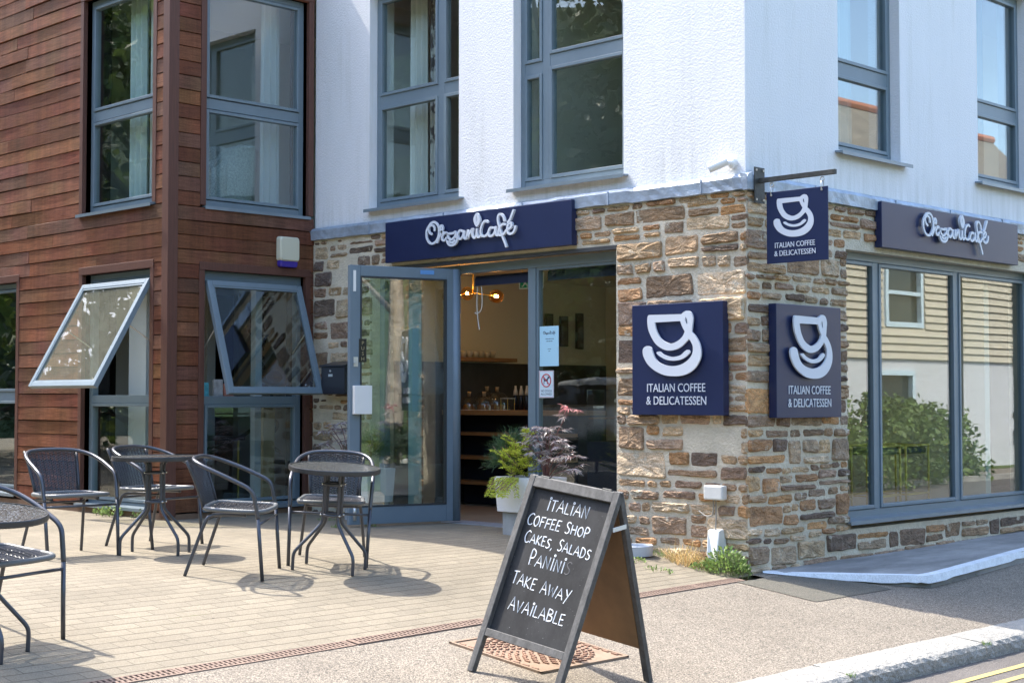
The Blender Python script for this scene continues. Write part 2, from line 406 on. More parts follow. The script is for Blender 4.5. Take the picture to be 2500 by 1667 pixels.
for a, b, lab in ((-6.3, -5.135, 'rusty drain grating cut by the bottom left edge of the photo'), (-5.135, -4.02, 'rusty drain grating with a raised pale end, second from the bottom left'),
                  (-4.02, -2.95, 'rusty drain grating left of the chalkboard, its far end hidden behind the board'), (-2.95, -1.88, 'rusty drain grating mostly hidden behind the chalkboard'),
                  (-1.88, -.81, 'rusty drain grating just right of the chalkboard'), (-.81, -.26, 'short rusty drain grating ending at the weeds by the building corner')): grating(a, b, lab)

# cast manhole cover under the chalkboard
def manhole():
    m, nt, b = nodes_of('cast_cover'); b.inputs['Roughness'].default_value = .75
    f = ramp(nt, noise_tex(nt, coords(nt), 14, 6, .7), .3, .75, (.22, .145, .095), (.30, .22, .155)); link(nt, f, b.inputs['Base Color'])
    bump(nt, b, noise_tex(nt, coords(nt), 130, 3), .3, .004)
    mb = MB(); cx, cy, s = .875, -3.175, .355
    def P(x, y, h): return (cx + x, cy + y, ground_z(cx + x) + h)
    def q(x0, x1, y0, y1, h0, h1): mb.hexa([P(x0, y0, h0), P(x1, y0, h0), P(x1, y1, h0), P(x0, y1, h0), P(x0, y0, h1), P(x1, y0, h1), P(x1, y1, h1), P(x0, y1, h1)])
    q(-s, s, -s, s, -.03, .006)
    for a in (-1, 1): q(a * s - (.02 if a > 0 else 0), a * s + (.02 if a < 0 else 0), -s, s, .006, .013); q(-s, s, a * s - (.02 if a > 0 else 0), a * s + (.02 if a < 0 else 0), .006, .0129)
    root = thing('manhole_cover', (cx, cy, ground_z(cx)), 'square rusty cast iron access cover in the tarmac under the chalkboard', 'manhole cover')
    mb.build('cover_plate', m, root)
    st = MB()
    for ring in range(2, 9):
        rr = ring * .037; n = int(rr * 2 * math.pi / .05)
        for k in range(n):
            a = 2 * math.pi * (k + .5 * (ring % 2)) / n; da = .013; 
            c, s_ = math.cos(a), math.sin(a); 
            if abs(c * rr) > .31 or abs(s_ * rr) > .31: continue
            t = (-s_ * .8 + c * .6, c * .8 + s_ * .6); nn = (-t[1], t[0])
            pts = []
            for h in (.005, .014):
                for (u, v) in ((-.017, -.006), (.017, -.006), (.017, .006), (-.017, .006)): pts.append(P(c * rr + t[0] * u + nn[0] * v, s_ * rr + t[1] * u + nn[1] * v, h))
            st.hexa(pts)
    for i in range(9):
        for k in (-.32, .32):
            x = -.28 + i * .07; st.hexa([P(x + a, k + b, h) for h in (.005, .013) for a, b in ((-.02, -.008), (.02, -.008), (.02, .008), (-.02, .008))])
    st.build('raised_studs', M('cast_studs', (.26, .15, .10), .7, vary=.3, vscale=15), root)
manhole()
# ================================================================== BUILDINGS
def cellwall(mb, T, us, zs, d0, d1, holes):
    """solid wall between outward depths d0<d1 on a cell grid, minus holes (u0,u1,z0,z1); only exposed faces"""
    for h in holes: us = us + [h[0], h[1]]; zs = zs + [h[2], h[3]]
    us = sorted(set(u for u in us)); zs = sorted(set(z for z in zs))
    lo, hi = us[0], us[-1]; zl, zh = zs[0], zs[-1]
    def solid(i, j):
        if i < 0 or j < 0 or i >= len(us) - 1 or j >= len(zs) - 1: return False
        u = (us[i] + us[i + 1]) / 2; z = (zs[j] + zs[j + 1]) / 2
        return not any(h[0] < u < h[1] and h[2] < z < h[3] for h in holes)
    for i in range(len(us) - 1):
        for j in range(len(zs) - 1):
            if not solid(i, j): continue
            a, b, c, d = us[i], us[i + 1], zs[j], zs[j + 1]
            mb.poly([T(a, d1, c), T(b, d1, c), T(b, d1, d), T(a, d1, d)]); mb.poly([T(a, d0, c), T(a, d0, d), T(b, d0, d), T(b, d0, c)])
            if not solid(i - 1, j): mb.poly([T(a, d0, c), T(a, d1, c), T(a, d1, d), T(a, d0, d)])
            if not solid(i + 1, j): mb.poly([T(b, d0, c), T(b, d0, d), T(b, d1, d), T(b, d1, c)])
            if not solid(i, j - 1): mb.poly([T(a, d0, c), T(b, d0, c), T(b, d1, c), T(a, d1, c)])
            if not solid(i, j + 1): mb.poly([T(a, d0, d), T(a, d1, d), T(b, d1, d), T(b, d0, d)])
def weld(o):
    bm = bmesh.new(); bm.from_mesh(o.data); bmesh.ops.remove_doubles(bm, verts=bm.verts, dist=.0005); bmesh.ops.recalc_face_normals(bm, faces=bm.faces); bm.to_mesh(o.data); bm.free(); return o

PAL = [(.37, .28, .185), (.31, .23, .155), (.25, .185, .13), (.43, .35, .25), (.34, .215, .125), (.47, .40, .31), (.29, .23, .175), (.21, .155, .12), (.37, .30, .225), (.38, .235, .12), (.33, .25, .20), (.15, .115, .095), (.40, .31, .20), (.28, .215, .165)]
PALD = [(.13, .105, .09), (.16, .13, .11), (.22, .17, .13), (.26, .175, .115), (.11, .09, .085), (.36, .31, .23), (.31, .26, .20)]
def rubble(mb, T, u0, u1, z0, z1, holes, seed, u_dark=None):
    """roughly coursed flat rubble: wavy courses of angular slabs, tall courses often split in two"""
    rg = random.Random(seed); z = z0
    while z < z1 - .02:
        hc = min(rg.choice([.06, .075, .09, .105, .12, .14, .16, .18, .21]), z1 - z); ivs = [(u0, u1)]; zm = z + hc / 2
        for h in holes:
            if h[2] < z + hc - .02 and h[3] > z + .02:
                if h[3] < z + hc: hc = max(.04, hc)
                ivs = [q for (a, b) in ivs for q in ((a, min(b, h[0])), (max(a, h[1]), b)) if q[1] - q[0] > .03]
        for (a, b) in ivs:
            u = a
            while u < b - .02:
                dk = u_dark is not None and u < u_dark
                w = hc * rg.uniform(.9, 4.2) if hc > .08 else rg.uniform(.10, .36)
                w = max(.08, min(w, .52))
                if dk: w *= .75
                e = min(u + w, b)
                if b - e < .06: e = b
                def wob(uu, zz): return .038 * noise.noise(Vector((uu * 1.1, zz * 2.2, seed))) * (1 if z0 + .1 < zz < z1 - .1 else .3)
                dz = wob((u + e) / 2, zm)
                free = abs(e - b) < 1e-6 and b < u1 - .01
                if rg.random() < (.025 if not dk else .16): pass
                elif hc > .105 and rg.random() < .42:
                    c = rg.uniform(.35, .65) * hc
                    stone(mb, T, rg, u, e, z + dz, z + dz + c, dk, free)
                    if rg.random() < .5 and e - u > .2: m = u + (e - u) * rg.uniform(.35, .65); stone(mb, T, rg, u, m, z + dz + c, z + dz + hc, dk, False); stone(mb, T, rg, m, e, z + dz + c, z + dz + hc, dk, free)
                    else: stone(mb, T, rg, u, e, z + dz + c, z + dz + hc, dk, free)
                else: stone(mb, T, rg, u, e, z + dz, z + dz + hc, dk, free)
                u = e
        z += hc
def stone(mb, T, rg, a, b, c, d, dk, free_right):
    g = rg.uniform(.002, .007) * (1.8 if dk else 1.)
    a += g; b -= g if not free_right else -rg.uniform(0, .02); c += g * rg.uniform(.6, 2.); d -= g * rg.uniform(.6, 1.6)
    if b - a < .025 or d - c < .014: return
    cu, cz = (a + b) / 2, (c + d) / 2; ru, rz = (b - a) / 2, (d - c) / 2
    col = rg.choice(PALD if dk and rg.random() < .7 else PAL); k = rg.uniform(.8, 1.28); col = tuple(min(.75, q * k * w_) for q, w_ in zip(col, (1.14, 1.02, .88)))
    jx, jz = min(.3 * ru, .030), min(.38 * rz, .022); R_ = lambda q: rg.uniform(-q, q)
    cs = [(-ru + abs(R_(jx)), -rz + abs(R_(jz))), (ru - abs(R_(jx)), -rz + abs(R_(jz))), (ru - abs(R_(jx)), rz - abs(R_(jz))), (-ru + abs(R_(jx)), rz - abs(R_(jz)))]
    out = []
    for i in range(4):
        p, q = cs[i], cs[(i + 1) % 4]; L = math.hypot(q[0] - p[0], q[1] - p[1]); m = max(2, min(7, int(L / .045))); cut = min(.3, rg.uniform(.006, .02) / L)
        for k_ in range(m + 1):
            t = cut + (1 - 2 * cut) * k_ / m; n_ = min(.0045, .09 * L) if 0 < k_ < m else .001
            out.append((p[0] + (q[0] - p[0]) * t + R_(n_), p[1] + (q[1] - p[1]) * t + R_(n_)))
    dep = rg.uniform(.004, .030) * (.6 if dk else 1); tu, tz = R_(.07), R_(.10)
    def hue():
        k2 = rg.uniform(.82, 1.18); wm = R_(.06); return (col[0] * k2 * (1 + wm), col[1] * k2, col[2] * k2 * (1 - wm))
    n = len(out); rings = []
    ins = min(.011, rz * .35)
    for f, (ix, iz), h in ((1.0, (0, 0), -.02), (1., (0, 0), dep * .35), (1., (ins, ins), dep), (.5, (0, 0), dep)):
        ring = []
        for (x, z) in out:
            u = cu + x * f * (1 - ix / ru); zz = cz + z * f * (1 - iz / rz)
            hh = h if h < 0 else max(.0008, h + (tu * x + tz * z) * f * (.9 if f > .9 else 1) + R_(.0042) * (1 if h > dep * .5 else .4) + (R_(.003) if f < .9 else 0))
            ring.append(mb.pt(T(u, hh, zz), hue()))
        rings.append(ring)
    for A, B in zip(rings, rings[1:]):
        for i in range(n): mb.face((A[i], A[(i + 1) % n], B[(i + 1) % n], B[i]))
    ce = mb.pt(T(cu + R_(.2) * ru, max(.001, dep + R_(.004)), cz + R_(.2) * rz), hue())
    for i in range(n): mb.face((rings[-1][i], rings[-1][(i + 1) % n], ce))

# ------------------------------------------------------------------ windows
def frame_bars(mb, T, u0, u1, z0, z1, d0, d1, w, muls=(), trans=()):
    """outer frame; muls = (u, width); trans = (ua, ub, z, width); pieces butt end to end"""
    mb.box(u0, u0 + w, d0, d1, z0, z1, T); mb.box(u1 - w, u1, d0, d1, z0, z1, T)
    mb.box(u0 + w, u1 - w, d0, d1, z1 - w, z1, T); mb.box(u0 + w, u1 - w, d0, d1, z0, z0 + w * 1.15, T)
    for (u, ww) in muls: mb.box(u - ww / 2, u + ww / 2, d0, d1, z0 + w * 1.15, z1 - w, T)
    for (a, b, z, ww) in trans: mb.box(a, b, d0, d1 - .002, z - ww / 2, z + ww / 2, T)
def sash(mb, T, u0, u1, z0, z1, d0, d1, w):
    mb.box(u0, u0 + w, d0, d1, z0, z1, T); mb.box(u1 - w, u1, d0, d1, z0, z1, T)
    mb.box(u0 + w, u1 - w, d0, d1, z1 - w, z1, T); mb.box(u0 + w, u1 - w, d0, d1, z0, z0 + w, T)
def pane(T, u0, u1, z0, z1, d, parent, mat):
    mb = MB(); mb.box(u0, u1, d - .004, d + .004, z0, z1, T); return mb.build('pane', mat, parent, recalc=True)
def window(root, name, T, u0, u1, z0, z1, d, lights, muls=(), trans=(), w=.055, mat=None, label=None, sill=None, glass=None):
    """lights = list of (ua, ub, za, zb) glazed openings, each with a slim sash and a pane"""
    mb = MB(); frame_bars(mb, T, u0, u1, z0, z1, d - .07, d, w, muls, trans)
    for (a, b, c, e) in lights: sash(mb, T, a, b, c, e, d - .055, d + .012, .030)
    o = mb.build(name, mat or m_frame, root, recalc=True, bevel=.004)
    if label: o['label'] = label
    for (a, b, c, e) in lights: pane(T, a + .028, b - .028, c + .028, e - .028, d - .02, o, glass or m_glass)
    if sill:
        s = MB(); ua, ub, zt, dout = sill
        s.hexa([T(*q) for q in ((ua, d - .02, zt - .012), (ub, d - .02, zt - .012), (ub, dout, zt - .030), (ua, dout, zt - .030), (ua, d - .02, zt), (ub, d - .02, zt), (ub, dout, zt - .014), (ua, dout, zt - .014))])
        s.box(ua, ub, dout, dout + .006, zt - .042, zt - .012, T)
        s.build('sill', m_sill, o, recalc=True)
    return o

# ------------------------------------------------------------------ cafe building
cafe = thing('cafe_building', (-2.6, 2., 0), 'white rendered corner building with rubble stone ground floor and grey framed windows', 'building')
DOOR = (-4.43, -1.30, -.35, 2.372); SH = (1.37, 4.78, .055, 2.345)
mb = MB(); cellwall(mb, TF1, [XW - .02, -.30], [-.5, 2.72], -.30, 0., [DOOR]); weld(mb.build('mortar_bed', m_mortar, cafe))
mb = MB(); cellwall(mb, TF2, [-.0, 9.], [-.5, 2.72], -.30, 0., [SH]); weld(mb.build('mortar_bed', m_mortar, cafe))
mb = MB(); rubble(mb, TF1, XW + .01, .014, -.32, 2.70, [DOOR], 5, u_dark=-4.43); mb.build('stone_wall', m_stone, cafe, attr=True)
mb = MB(); rubble(mb, TF2, -.012, 7., -.32, 2.70, [SH], 9); mb.build('stone_wall', m_stone, cafe, attr=True)
# rendered upper storey
mb = MB(); cellwall(mb, TF1, [XW + .005, -.33], [2.80, 7.2], -.33, -.02, [(-4.475, -3.205, 2.955, 5.05), (-2.505, -1.235, 2.955, 5.05)]); weld(mb.build('render_wall', m_render, cafe))
mb = MB(); cellwall(mb, TF2, [.02, 9.], [2.80, 7.2], -.33, -.02, [(1.305, 2.28, 3.16, 5.05), (3.665, 4.68, 3.15, 5.05), (6.2, 7.2, 3.15, 5.05)]); weld(mb.build('render_wall', m_render, cafe))
# lead flashing over the stone
def flashing(T, u0, u1, seed, plain_start=0):
    rg = random.Random(seed); mb = MB(); n = int((u1 - u0) / .06); rows = []
    lo = 0
    for i in range(n + 1):
        u = u0 + (u1 - u0) * i / n; j = lambda s: rg.uniform(-s, s) * .45
        if i % 14 == 0: lo = rg.uniform(-.006, .008)
        rows.append([mb.pt(T(u, -.03, 2.835 + j(.003))), mb.pt(T(u, .030 + j(.003), 2.815 + lo + j(.003))), mb.pt(T(u, .045 + j(.006), 2.79 + lo + j(.004))), mb.pt(T(u, .040 + j(.007), 2.74 + lo + j(.003))), mb.pt(T(u, .040 + j(.006), 2.70 + lo + j(.007))), mb.pt(T(u, .0, 2.695 + lo))])
    for A, B in zip(rows, rows[1:]):
        for k in range(5): mb.face((A[k], B[k], B[k + 1], A[k + 1]))
    mb.face(rows[0][::-1]); mb.face(rows[-1])
    for k in range(1, int((u1 - u0) / 1.0) + 1):
        u = u0 + k * 1.0 + rg.uniform(-.15, .15); mb.box(u - .006, u + .006, .02, .050, 2.70, 2.81, T)
    mb.build('lead_flashing', m_lead, cafe, recalc=True)
flashing(TF1, XW + .002, .044, 2); flashing(TF2, -.0443, 8.9, 4)
# lintel strips over the two shopfronts
mb = MB(); mb.box(-4.47, -1.27, -.02, .006, 2.340, 2.372, TF1); mb.build('lintel', M('lintel_steel', (.06, .06, .06), .6), cafe)
# upper windows
window(cafe, 'upper_window', TF1, -4.475, -3.205, 2.955, 5.05, -.115, [(-4.42, -3.59, 4.055, 4.99), (-4.42, -3.59, 3.02, 3.945), (-3.50, -3.26, 4.055, 4.99), (-3.50, -3.26, 3.02, 3.945)],
       muls=((-3.545, .09),), trans=((-4.42, -3.59, 4.0, .11), (-3.50, -3.26, 4.0, .11)), label='upper window left of the sign, floral curtain behind', sill=(-4.475, -3.135, 2.955, .05), glass=m_glass)
window(cafe, 'upper_window', TF1, -2.505, -1.235, 2.955, 5.05, -.115, [(-2.45, -2.24, 4.055, 4.99), (-2.45, -2.24, 3.02, 3.945), (-2.15, -1.29, 4.10, 4.99), (-2.15, -1.29, 3.02, 3.99)],
       muls=((-2.195, .09),), trans=((-2.45, -2.24, 4.0, .11), (-2.15, -1.29, 4.045, .11)), label='upper window right of the front sign', sill=(-2.52, -1.185, 2.955, .05), glass=m_glass)
window(cafe, 'upper_window', TF2, 1.305, 2.28, 3.16, 5.05, -.115, [(1.36, 2.225, 3.93, 4.99), (1.36, 2.225, 3.225, 3.82)], trans=((1.36, 2.225, 3.875, .11),), sill=(1.25, 2.36, 3.155, .05), label='upper side window nearest the corner', glass=m_glass_up)
window(cafe, 'upper_window', TF2, 3.665, 4.68, 3.15, 5.05, -.115, [(3.72, 4.625, 3.93, 4.99), (3.72, 4.625, 3.215, 3.82)], trans=((3.72, 4.625, 3.875, .11),), sill=(3.60, 4.76, 3.145, .05), label='upper side window cut by the right edge', glass=m_glass_up)
# shopfront on the side
o = window(cafe, 'side_shopfront', TF2, 1.37, 4.78, .115, 2.345, -.11, [(1.43, 1.965, .195, 2.275), (2.045, 3.345, .195, 2.275), (3.425, 4.72, .195, 2.275)], muls=((2.005, .085), (3.385, .085)), w=.065, sill=(1.33, 4.82, .135, .05), glass=m_glass_side)
# shopfront with the doorway on the front
mb = MB(); f = lambda *a: mb.box(*a, TF1)
d0, d1 = -.20, -.12
f(-4.43, -4.36, d0, d1, -.02, 2.372); f(-1.37, -1.30, d0, d1, -.12, 2.372); f(-3.47, -3.40, d0, d1, -.0, 2.26); f(-2.425, -2.335, d0, d1, -.05, 2.26)
f(-4.36, -1.37, d0, d1, 2.26, 2.34); f(-4.36, -3.47, d0, d1, 0., .10); f(-2.335, -1.37, d0, d1, -.06, .09)
sf = mb.build('front_shopfront', m_frame, cafe, recalc=True, bevel=.004)
mb = MB(); sash(mb, TF1, -2.335, -1.37, .09, 2.26, -.19, -.135, .025); mb.build('glazing_bead', m_frame, sf, recalc=True)
pane(TF1, -4.36, -3.47, .10, 2.26, -.16, sf, m_glass); pane(TF1, -2.312, -1.393, .112, 2.238, -.16, sf, m_glass)
mb = MB(); mb.box(-3.40, -2.42, -.24, .015, -.10, .006, TF1); mb.build('threshold', M('threshold_metal', (.42, .45, .50), .4, metal=.4), sf)
# open door leaf
ang = R(17); hx, hy = -3.262, -.002
def TD(s, d, z): # along leaf from hinge, out of the visible face, up
    return (hx - math.sin(ang) * s + math.cos(ang) * d, hy - math.cos(ang) * s - math.sin(ang) * d, z)
mb = MB(); b = lambda *a: mb.box(*a, TD); LW = 1.01; zb, zt = .022, 2.292
b(0, .07, -.028, .028, zb, zt); b(LW - .10, LW, -.028, .028, zb, zt); b(.07, LW - .10, -.028, .028, zb, zb + .15); b(.07, LW - .10, -.028, .028, zt - .095, zt)
door = mb.build('door', m_framed, cafe, recalc=True, bevel=.005); door['label'] = 'grey framed glass door standing open'
mb = MB(); mb.tube([TD(-.03, .012, zb), TD(-.03, .012, zt)], .042, 14); mb.build('hinge_post', m_framed, door, smooth=True)
mb = MB(); sash(mb, TD, .07, LW - .10, zb + .15, zt - .095, -.02, .031, .012); mb.build('glazing_bead', M('black_gasket', (.03, .035, .04), .5), door, recalc=True)
pane(TD, .076, LW - .106, zb + .156, zt - .10, 0, door, m_glass_door)
m_white = M('white_plastic', (.78, .78, .77), .35); m_black = M('black_plastic', (.02, .019, .018), .3)
mb = MB(); mb.box(LW - .19, LW - .025, .03, .085, .985, 1.235, TD); mb.build('letter_tray', m_white, door, recalc=True, bevel=.004)
mb = MB(); mb.box(LW - .155, LW - .085, .03, .034, 1.44, 1.645, TD); pp_ = mb.build('push_plate', m_black, door, recalc=True)
mb = MB()
for i, ch in enumerate('PUSH'): merge(mb, text_mb(ch, .046, extrude=.0005), lambda x, y, z, i=i: TD(LW - .12 - x, .0352, 1.592 - i * .046 + y))
mb.build('push_lettering', M('gold_letter', (.62, .52, .30), .4), pp_)
mb = MB(); mb.box(LW - .075, LW - .035, .028, .036, 1.40, 1.485, TD); mb.tube([TD(LW - .045, .036, 1.435), TD(LW - .045, .05, 1.435)], .012, 10); mb.build('lock', M('lock_metal', (.62, .62, .60), .35, metal=.5), door, recalc=True)
mb = MB(); mb.box(LW - .055, LW - .03, .028, .032, 2.06, 2.185 + .06, TD); mb.build('closer_label', m_white, door, recalc=True)
mb = MB(); mb.box(.20, .335, .028, .031, 2.235, 2.272, TD); st_ = mb.build('sticker', M('blue_sticker', (.12, .30, .62), .4), door, recalc=True)
mb = MB(); mb.tube([TD(LW - .05, .032, .06), TD(LW - .05, .032, .20)], .016, 10); mb.build('bolt', M('bolt_metal', (.6, .6, .58), .3, metal=.6), door, smooth=True)

# inner shell: floors, ceilings, partitions (cafe and flat above)
mb = MB(); mb.box(-5.2, -.31, .31, 9., -.35, -.008); mb.build('floor', m_floorwood, cafe)
mb = MB(); mb.box(-5.2, -.31, .31, 9., 2.46, 2.74); mb.build('ceiling', m_ceil, cafe)
mb = MB(); mb.box(-5.3, -.34, .34, 9., 2.76, 2.83); mb.build('upper_floor', m_floorwood, cafe)
mb = MB(); mb.box(-5.22, -.34, .34, 9., 5.25, 5.4); mb.build('upper_ceiling', m_room, cafe)
mb = MB()
mb.box(-5.2, -.31, 4.3, 4.4, -.008, 2.46); mb.box(-2.9, -2.8, 5., 9, -.008, 2.46)
mb.build('inner_wall', m_room, cafe)
mb = MB(); mb.box(-5.2, -.35, 2.95, 3.05, 2.83, 5.25); mb.box(-2.9, -2.8, .34, 2.95, 2.83, 5.25); mb.box(-1.5, -1.4, 3.05, 9., 2.83, 5.25); mb.build('upper_inner_wall', m_room, cafe)
mb = MB(); mb.box(-5.208, -5.19, .32, 6., .0, 1.515); mb.build('tiled_splashback', M('dark_tiles', (.045, .04, .037), .35, vary=.3), cafe)
mb = MB(); mb.box(XW + .005, .12, -.12, 9.1, 7.2, 7.4); mb.box(XW + .005, -.34, 9., 9.1, -.4, 7.2); mb.build('roof', m_tin, cafe)
mb = MB(); mb.box(XW + .01, -5.21, .31, 9., -.4, 7.2); mb.build('party_wall', m_room, cafe)

# ------------------------------------------------------------------ timber building
timber = thing('timber_building', (-8, 1., 0), 'brown timber clad wing with tall grey windows beside the white building', 'building')
H1 = [(-6.90, -5.60, 2.97, 5.12), (-6.88, -5.62, .06, 2.352), (-9.55, -8.262, .10, 2.362)]
H2 = [(-1.285, -.075, 2.95, 5.12), (-1.29, -.105, .05, 2.335)]
mb = MB(); cellwall(mb, TW1, [-14., XW - .015], [-.4, 5.7], -.30, -.025, H1); weld(mb.build('backing_wall', m_dark, timber))
mb = MB(); cellwall(mb, TW2, [YW + .3, .0], [-.4, 5.7], -.30, -.025, H2); weld(mb.build('backing_wall', m_dark, timber))
WOOD = [(.128, .050, .026), (.115, .043, .023), (.140, .058, .030), (.105, .039, .022), (.128, .056, .032), (.120, .048, .026), (.112, .052, .034)]
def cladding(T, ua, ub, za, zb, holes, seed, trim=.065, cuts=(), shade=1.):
    rg = random.Random(seed); mb = MB(); pitch = .1365; z = za
    while z < zb:
        zt = min(z + pitch, zb); ivs = [(ua, ub)]
        for h in holes:
            if h[2] - .02 < (z + zt) / 2 < h[3] + .02:
                nv = []
                for (a, b) in ivs:
                    if h[1] + trim <= a or h[0] - trim >= b: nv.append((a, b)); continue
                    if a < h[0] - trim: nv.append((a, h[0] - trim))
                    if b > h[1] + trim: nv.append((h[1] + trim, b))
                ivs = nv
        for (a, b) in ivs:
            if b - a < .02: continue
            u = a
            while u < b - .01:
                e = b
                if b - a > 2.2:
                    e = u + rg.uniform(.9, 2.6)
                    if b - e < .5: e = b
                board(mb, T, rg, u, e - (.003 if e < b else 0), z, zt, shade); u = e
        z = zt
    return mb
def board(mb, T, rg, a, b, z, zt, shade):
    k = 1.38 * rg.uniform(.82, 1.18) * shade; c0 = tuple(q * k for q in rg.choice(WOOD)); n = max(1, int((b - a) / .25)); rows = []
    warp = rg.uniform(-.007, .007) if b - a > .5 else rg.uniform(-.002, .002); tl = rg.uniform(-.0035, .0035) if b - a > .4 else 0; proud = rg.uniform(-.002, .004)
    for i in range(n + 1):
        t = i / n; u = a + (b - a) * t; zz = z + tl * (t - .5) * 2 + warp * 4 * t * (1 - t) * .6
        d = proud + warp * 4 * t * (1 - t)
        c = tuple(q * rg.uniform(.9, 1.12) for q in c0)
        rows.append([mb.pt(T(u, -.02, zz + .0045), c), mb.pt(T(u, .012 + d, zz + .0045), c), mb.pt(T(u, .015 + d, zz + .008), c), mb.pt(T(u, .011 + d * .6, zt - .005), c), mb.pt(T(u, .005 + d * .4, zt), c), mb.pt(T(u, -.02, zt), c)])
    for A, B in zip(rows, rows[1:]):
        for q in range(5): mb.face((A[q], B[q], B[q + 1], A[q + 1]))
    mb.face(rows[0][::-1]); mb.face(rows[-1])
cladding(TW1, -14., XW - .085, .075, 5.7, H1, 21).build('front_cladding', m_wood, timber, attr=True, recalc=True)
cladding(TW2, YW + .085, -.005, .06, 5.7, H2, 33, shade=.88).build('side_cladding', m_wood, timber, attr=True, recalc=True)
mb = MB()
mb.box(XW - .085, XW + .022, YW - .024, YW + .085, .03, 5.7)           # corner post
for h, T in [(h, TW1) for h in H1] + [(h, TW2) for h in H2]:
    for (a, b) in ((h[0] - .062, h[0]), (h[1], h[1] + .062)): mb.box(a, b, -.10, .020, h[2] - .0, h[3] + .0, T)
    mb.box(h[0] - .062, h[1] + .062, -.10, .024, h[3], h[3] + .075, T)
mb.build('trim', m_woodtrim, timber, recalc=True, bevel=.003)
mb = MB(); mb.box(-14., XW - .03, YW - .012, YW + .2, -.35, .062); mb.box(XW - .03, XW + .006, YW - .012, -.004, -.35, .05)
mb.build('plinth', M('plinth_board', (.20, .12, .075), .75, vary=.3, vscale=4), timber)
mb = MB(); mb.box(-14., XW + .03, YW - .03, 6., 5.7, 5.80); mb.build('roof', m_tin, timber)
# upper windows
window(timber, 'upper_window', TW1, -6.90, -5.60, 2.97, 5.12, -.075, [(-6.845, -5.655, 4.0, 5.06), (-6.845, -5.655, 3.04, 3.885)], trans=((-6.845, -5.655, 3.943, .10),), sill=(-6.965, -5.57, 2.972, .05), label='upper window facing the terrace')
window(timber, 'upper_window', TW2, -1.285, -.075, 2.95, 5.12, -.075, [(-1.23, -.13, 4.0, 5.06), (-1.23, -.13, 3.02, 3.885)], trans=((-1.23, -.13, 3.943, .10),), sill=(-1.30, -.055, 2.955, .03), label='upper window facing the road', glass=m_glass_up)
# lower windows: fixed light below an opening for the top hung sash
window(timber, 'lower_window', TW1, -6.88, -5.62, .06, 2.352, -.075, [(-6.825, -5.675, .13, 1.075)], trans=((-6.825, -5.675, 1.115, .08), (-6.825, -5.675, 2.27, .05)), sill=(-6.95, -5.6, .10, .04), label='lower window facing the terrace')
window(timber, 'lower_window', TW2, -1.29, -.105, .05, 2.335, -.06, [(-1.235, -.16, .13, 1.065)], trans=((-1.235, -.16, 1.105, .08), (-1.235, -.16, 2.26, .045)), sill=(-1.30, -.09, .10, .03), label='lower window facing the road', glass=m_glass_up)
window(timber, 'lower_window', TW1, -9.55, -8.262, .10, 2.362, -.075, [(-9.495, -8.317, 1.20, 2.30), (-9.495, -8.317, .17, 1.10)], trans=((-9.495, -8.317, 1.15, .10),), sill=(-9.6, -8.22, .13, .04), label='lower window cut by the left edge', glass=m_glass_up)
def open_sash(T, u0, u1, ztop, out, drop, glass, label):
    L = math.hypot(out, drop); so, sd = out / L, drop / L
    def TS(u, d, s): return T(u, .0 + s * so + d * sd, ztop - s * sd + d * so)   # s = distance down the sash
    mb = MB(); w = .052
    mb.box(u0, u0 + w, -.028, .022, 0, L, TS); mb.box(u1 - w, u1, -.028, .022, 0, L, TS); mb.box(u0 + w, u1 - w, -.028, .022, 0, w, TS); mb.box(u0 + w, u1 - w, -.028, .022, L - w, L, TS)
    o = mb.build('open_sash', m_frame, timber, recalc=True, bevel=.004); o['label'] = label
    mb = MB(); sash(mb, TS, u0 + w, u1 - w, w, L - w, .0, .017, .016); mb.build('glazing_bead', m_frame, o, recalc=True)
    mb = MB(); mb.box(u0 + w, u1 - w, -.004, .004, w, L - w, TS); mb.build('pane', glass, o, recalc=True)
    for u in (u0 + .02, u1 - .02):
        mb = MB(); a = Vector(TS(u, -.035, L * .42)); b_ = Vector(T(u, -.09, ztop - drop * .62)); mb.tube([a, b_], .007, 6); mb.build('stay_arm', M('stay_metal', (.62, .6, .55), .35, metal=.6), o)
open_sash(TW1, -6.872, -5.63, 2.245, .57, 1.015, m_glass_dirty, 'open top hung sash facing the terrace, dusty pane')
open_sash(TW2, -1.265, -.16, 2.235, .375, 1.07, m_glass_up, 'open top hung sash facing the road')
# rooms behind
mb = MB(); mb.box(-13.9, -5.64, -1.36, 5.9, -.35, .0); mb.build('floor', m_floorwood, timber)
mb = MB(); mb.box(-13.9, -5.64, -1.36, 5.9, 2.5, 2.72); mb.build('ceiling', m_ceil, timber)
mb = MB(); mb.box(-13.9, -5.64, -1.36, 5.9, 5.3, 5.42); mb.build('upper_ceiling', m_room, timber)
mb = MB(); mb.box(-8.6, -6.75, -.30, -.2, 0, 2.5); mb.box(-7.75, -7.65, .72, 3.4, 0, 2.5); mb.build('inner_wall', M('grey_wall', (.50, .475, .45), .9), timber)
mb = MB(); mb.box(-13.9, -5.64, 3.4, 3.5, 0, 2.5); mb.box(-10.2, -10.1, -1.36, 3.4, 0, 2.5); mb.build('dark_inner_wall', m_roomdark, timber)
mb = MB(); mb.box(-13.9, -5.64, 1.4, 1.5, 2.72, 5.3); mb.box(-9.0, -8.9, -1.36, 1.4, 2.72, 5.3); mb.box(-7.7, -7.6, -.1, 1.4, 2.72, 5.3); mb.build('upper_inner_wall', m_room, timber)
mb = MB(); mb.box(-13.9, -5.35, 5.9, 6.0, -.4, 5.7); mb.box(-14., -13.9, -1.36, 5.9, -.4, 5.7); mb.build('back_wall', m_dark, timber)
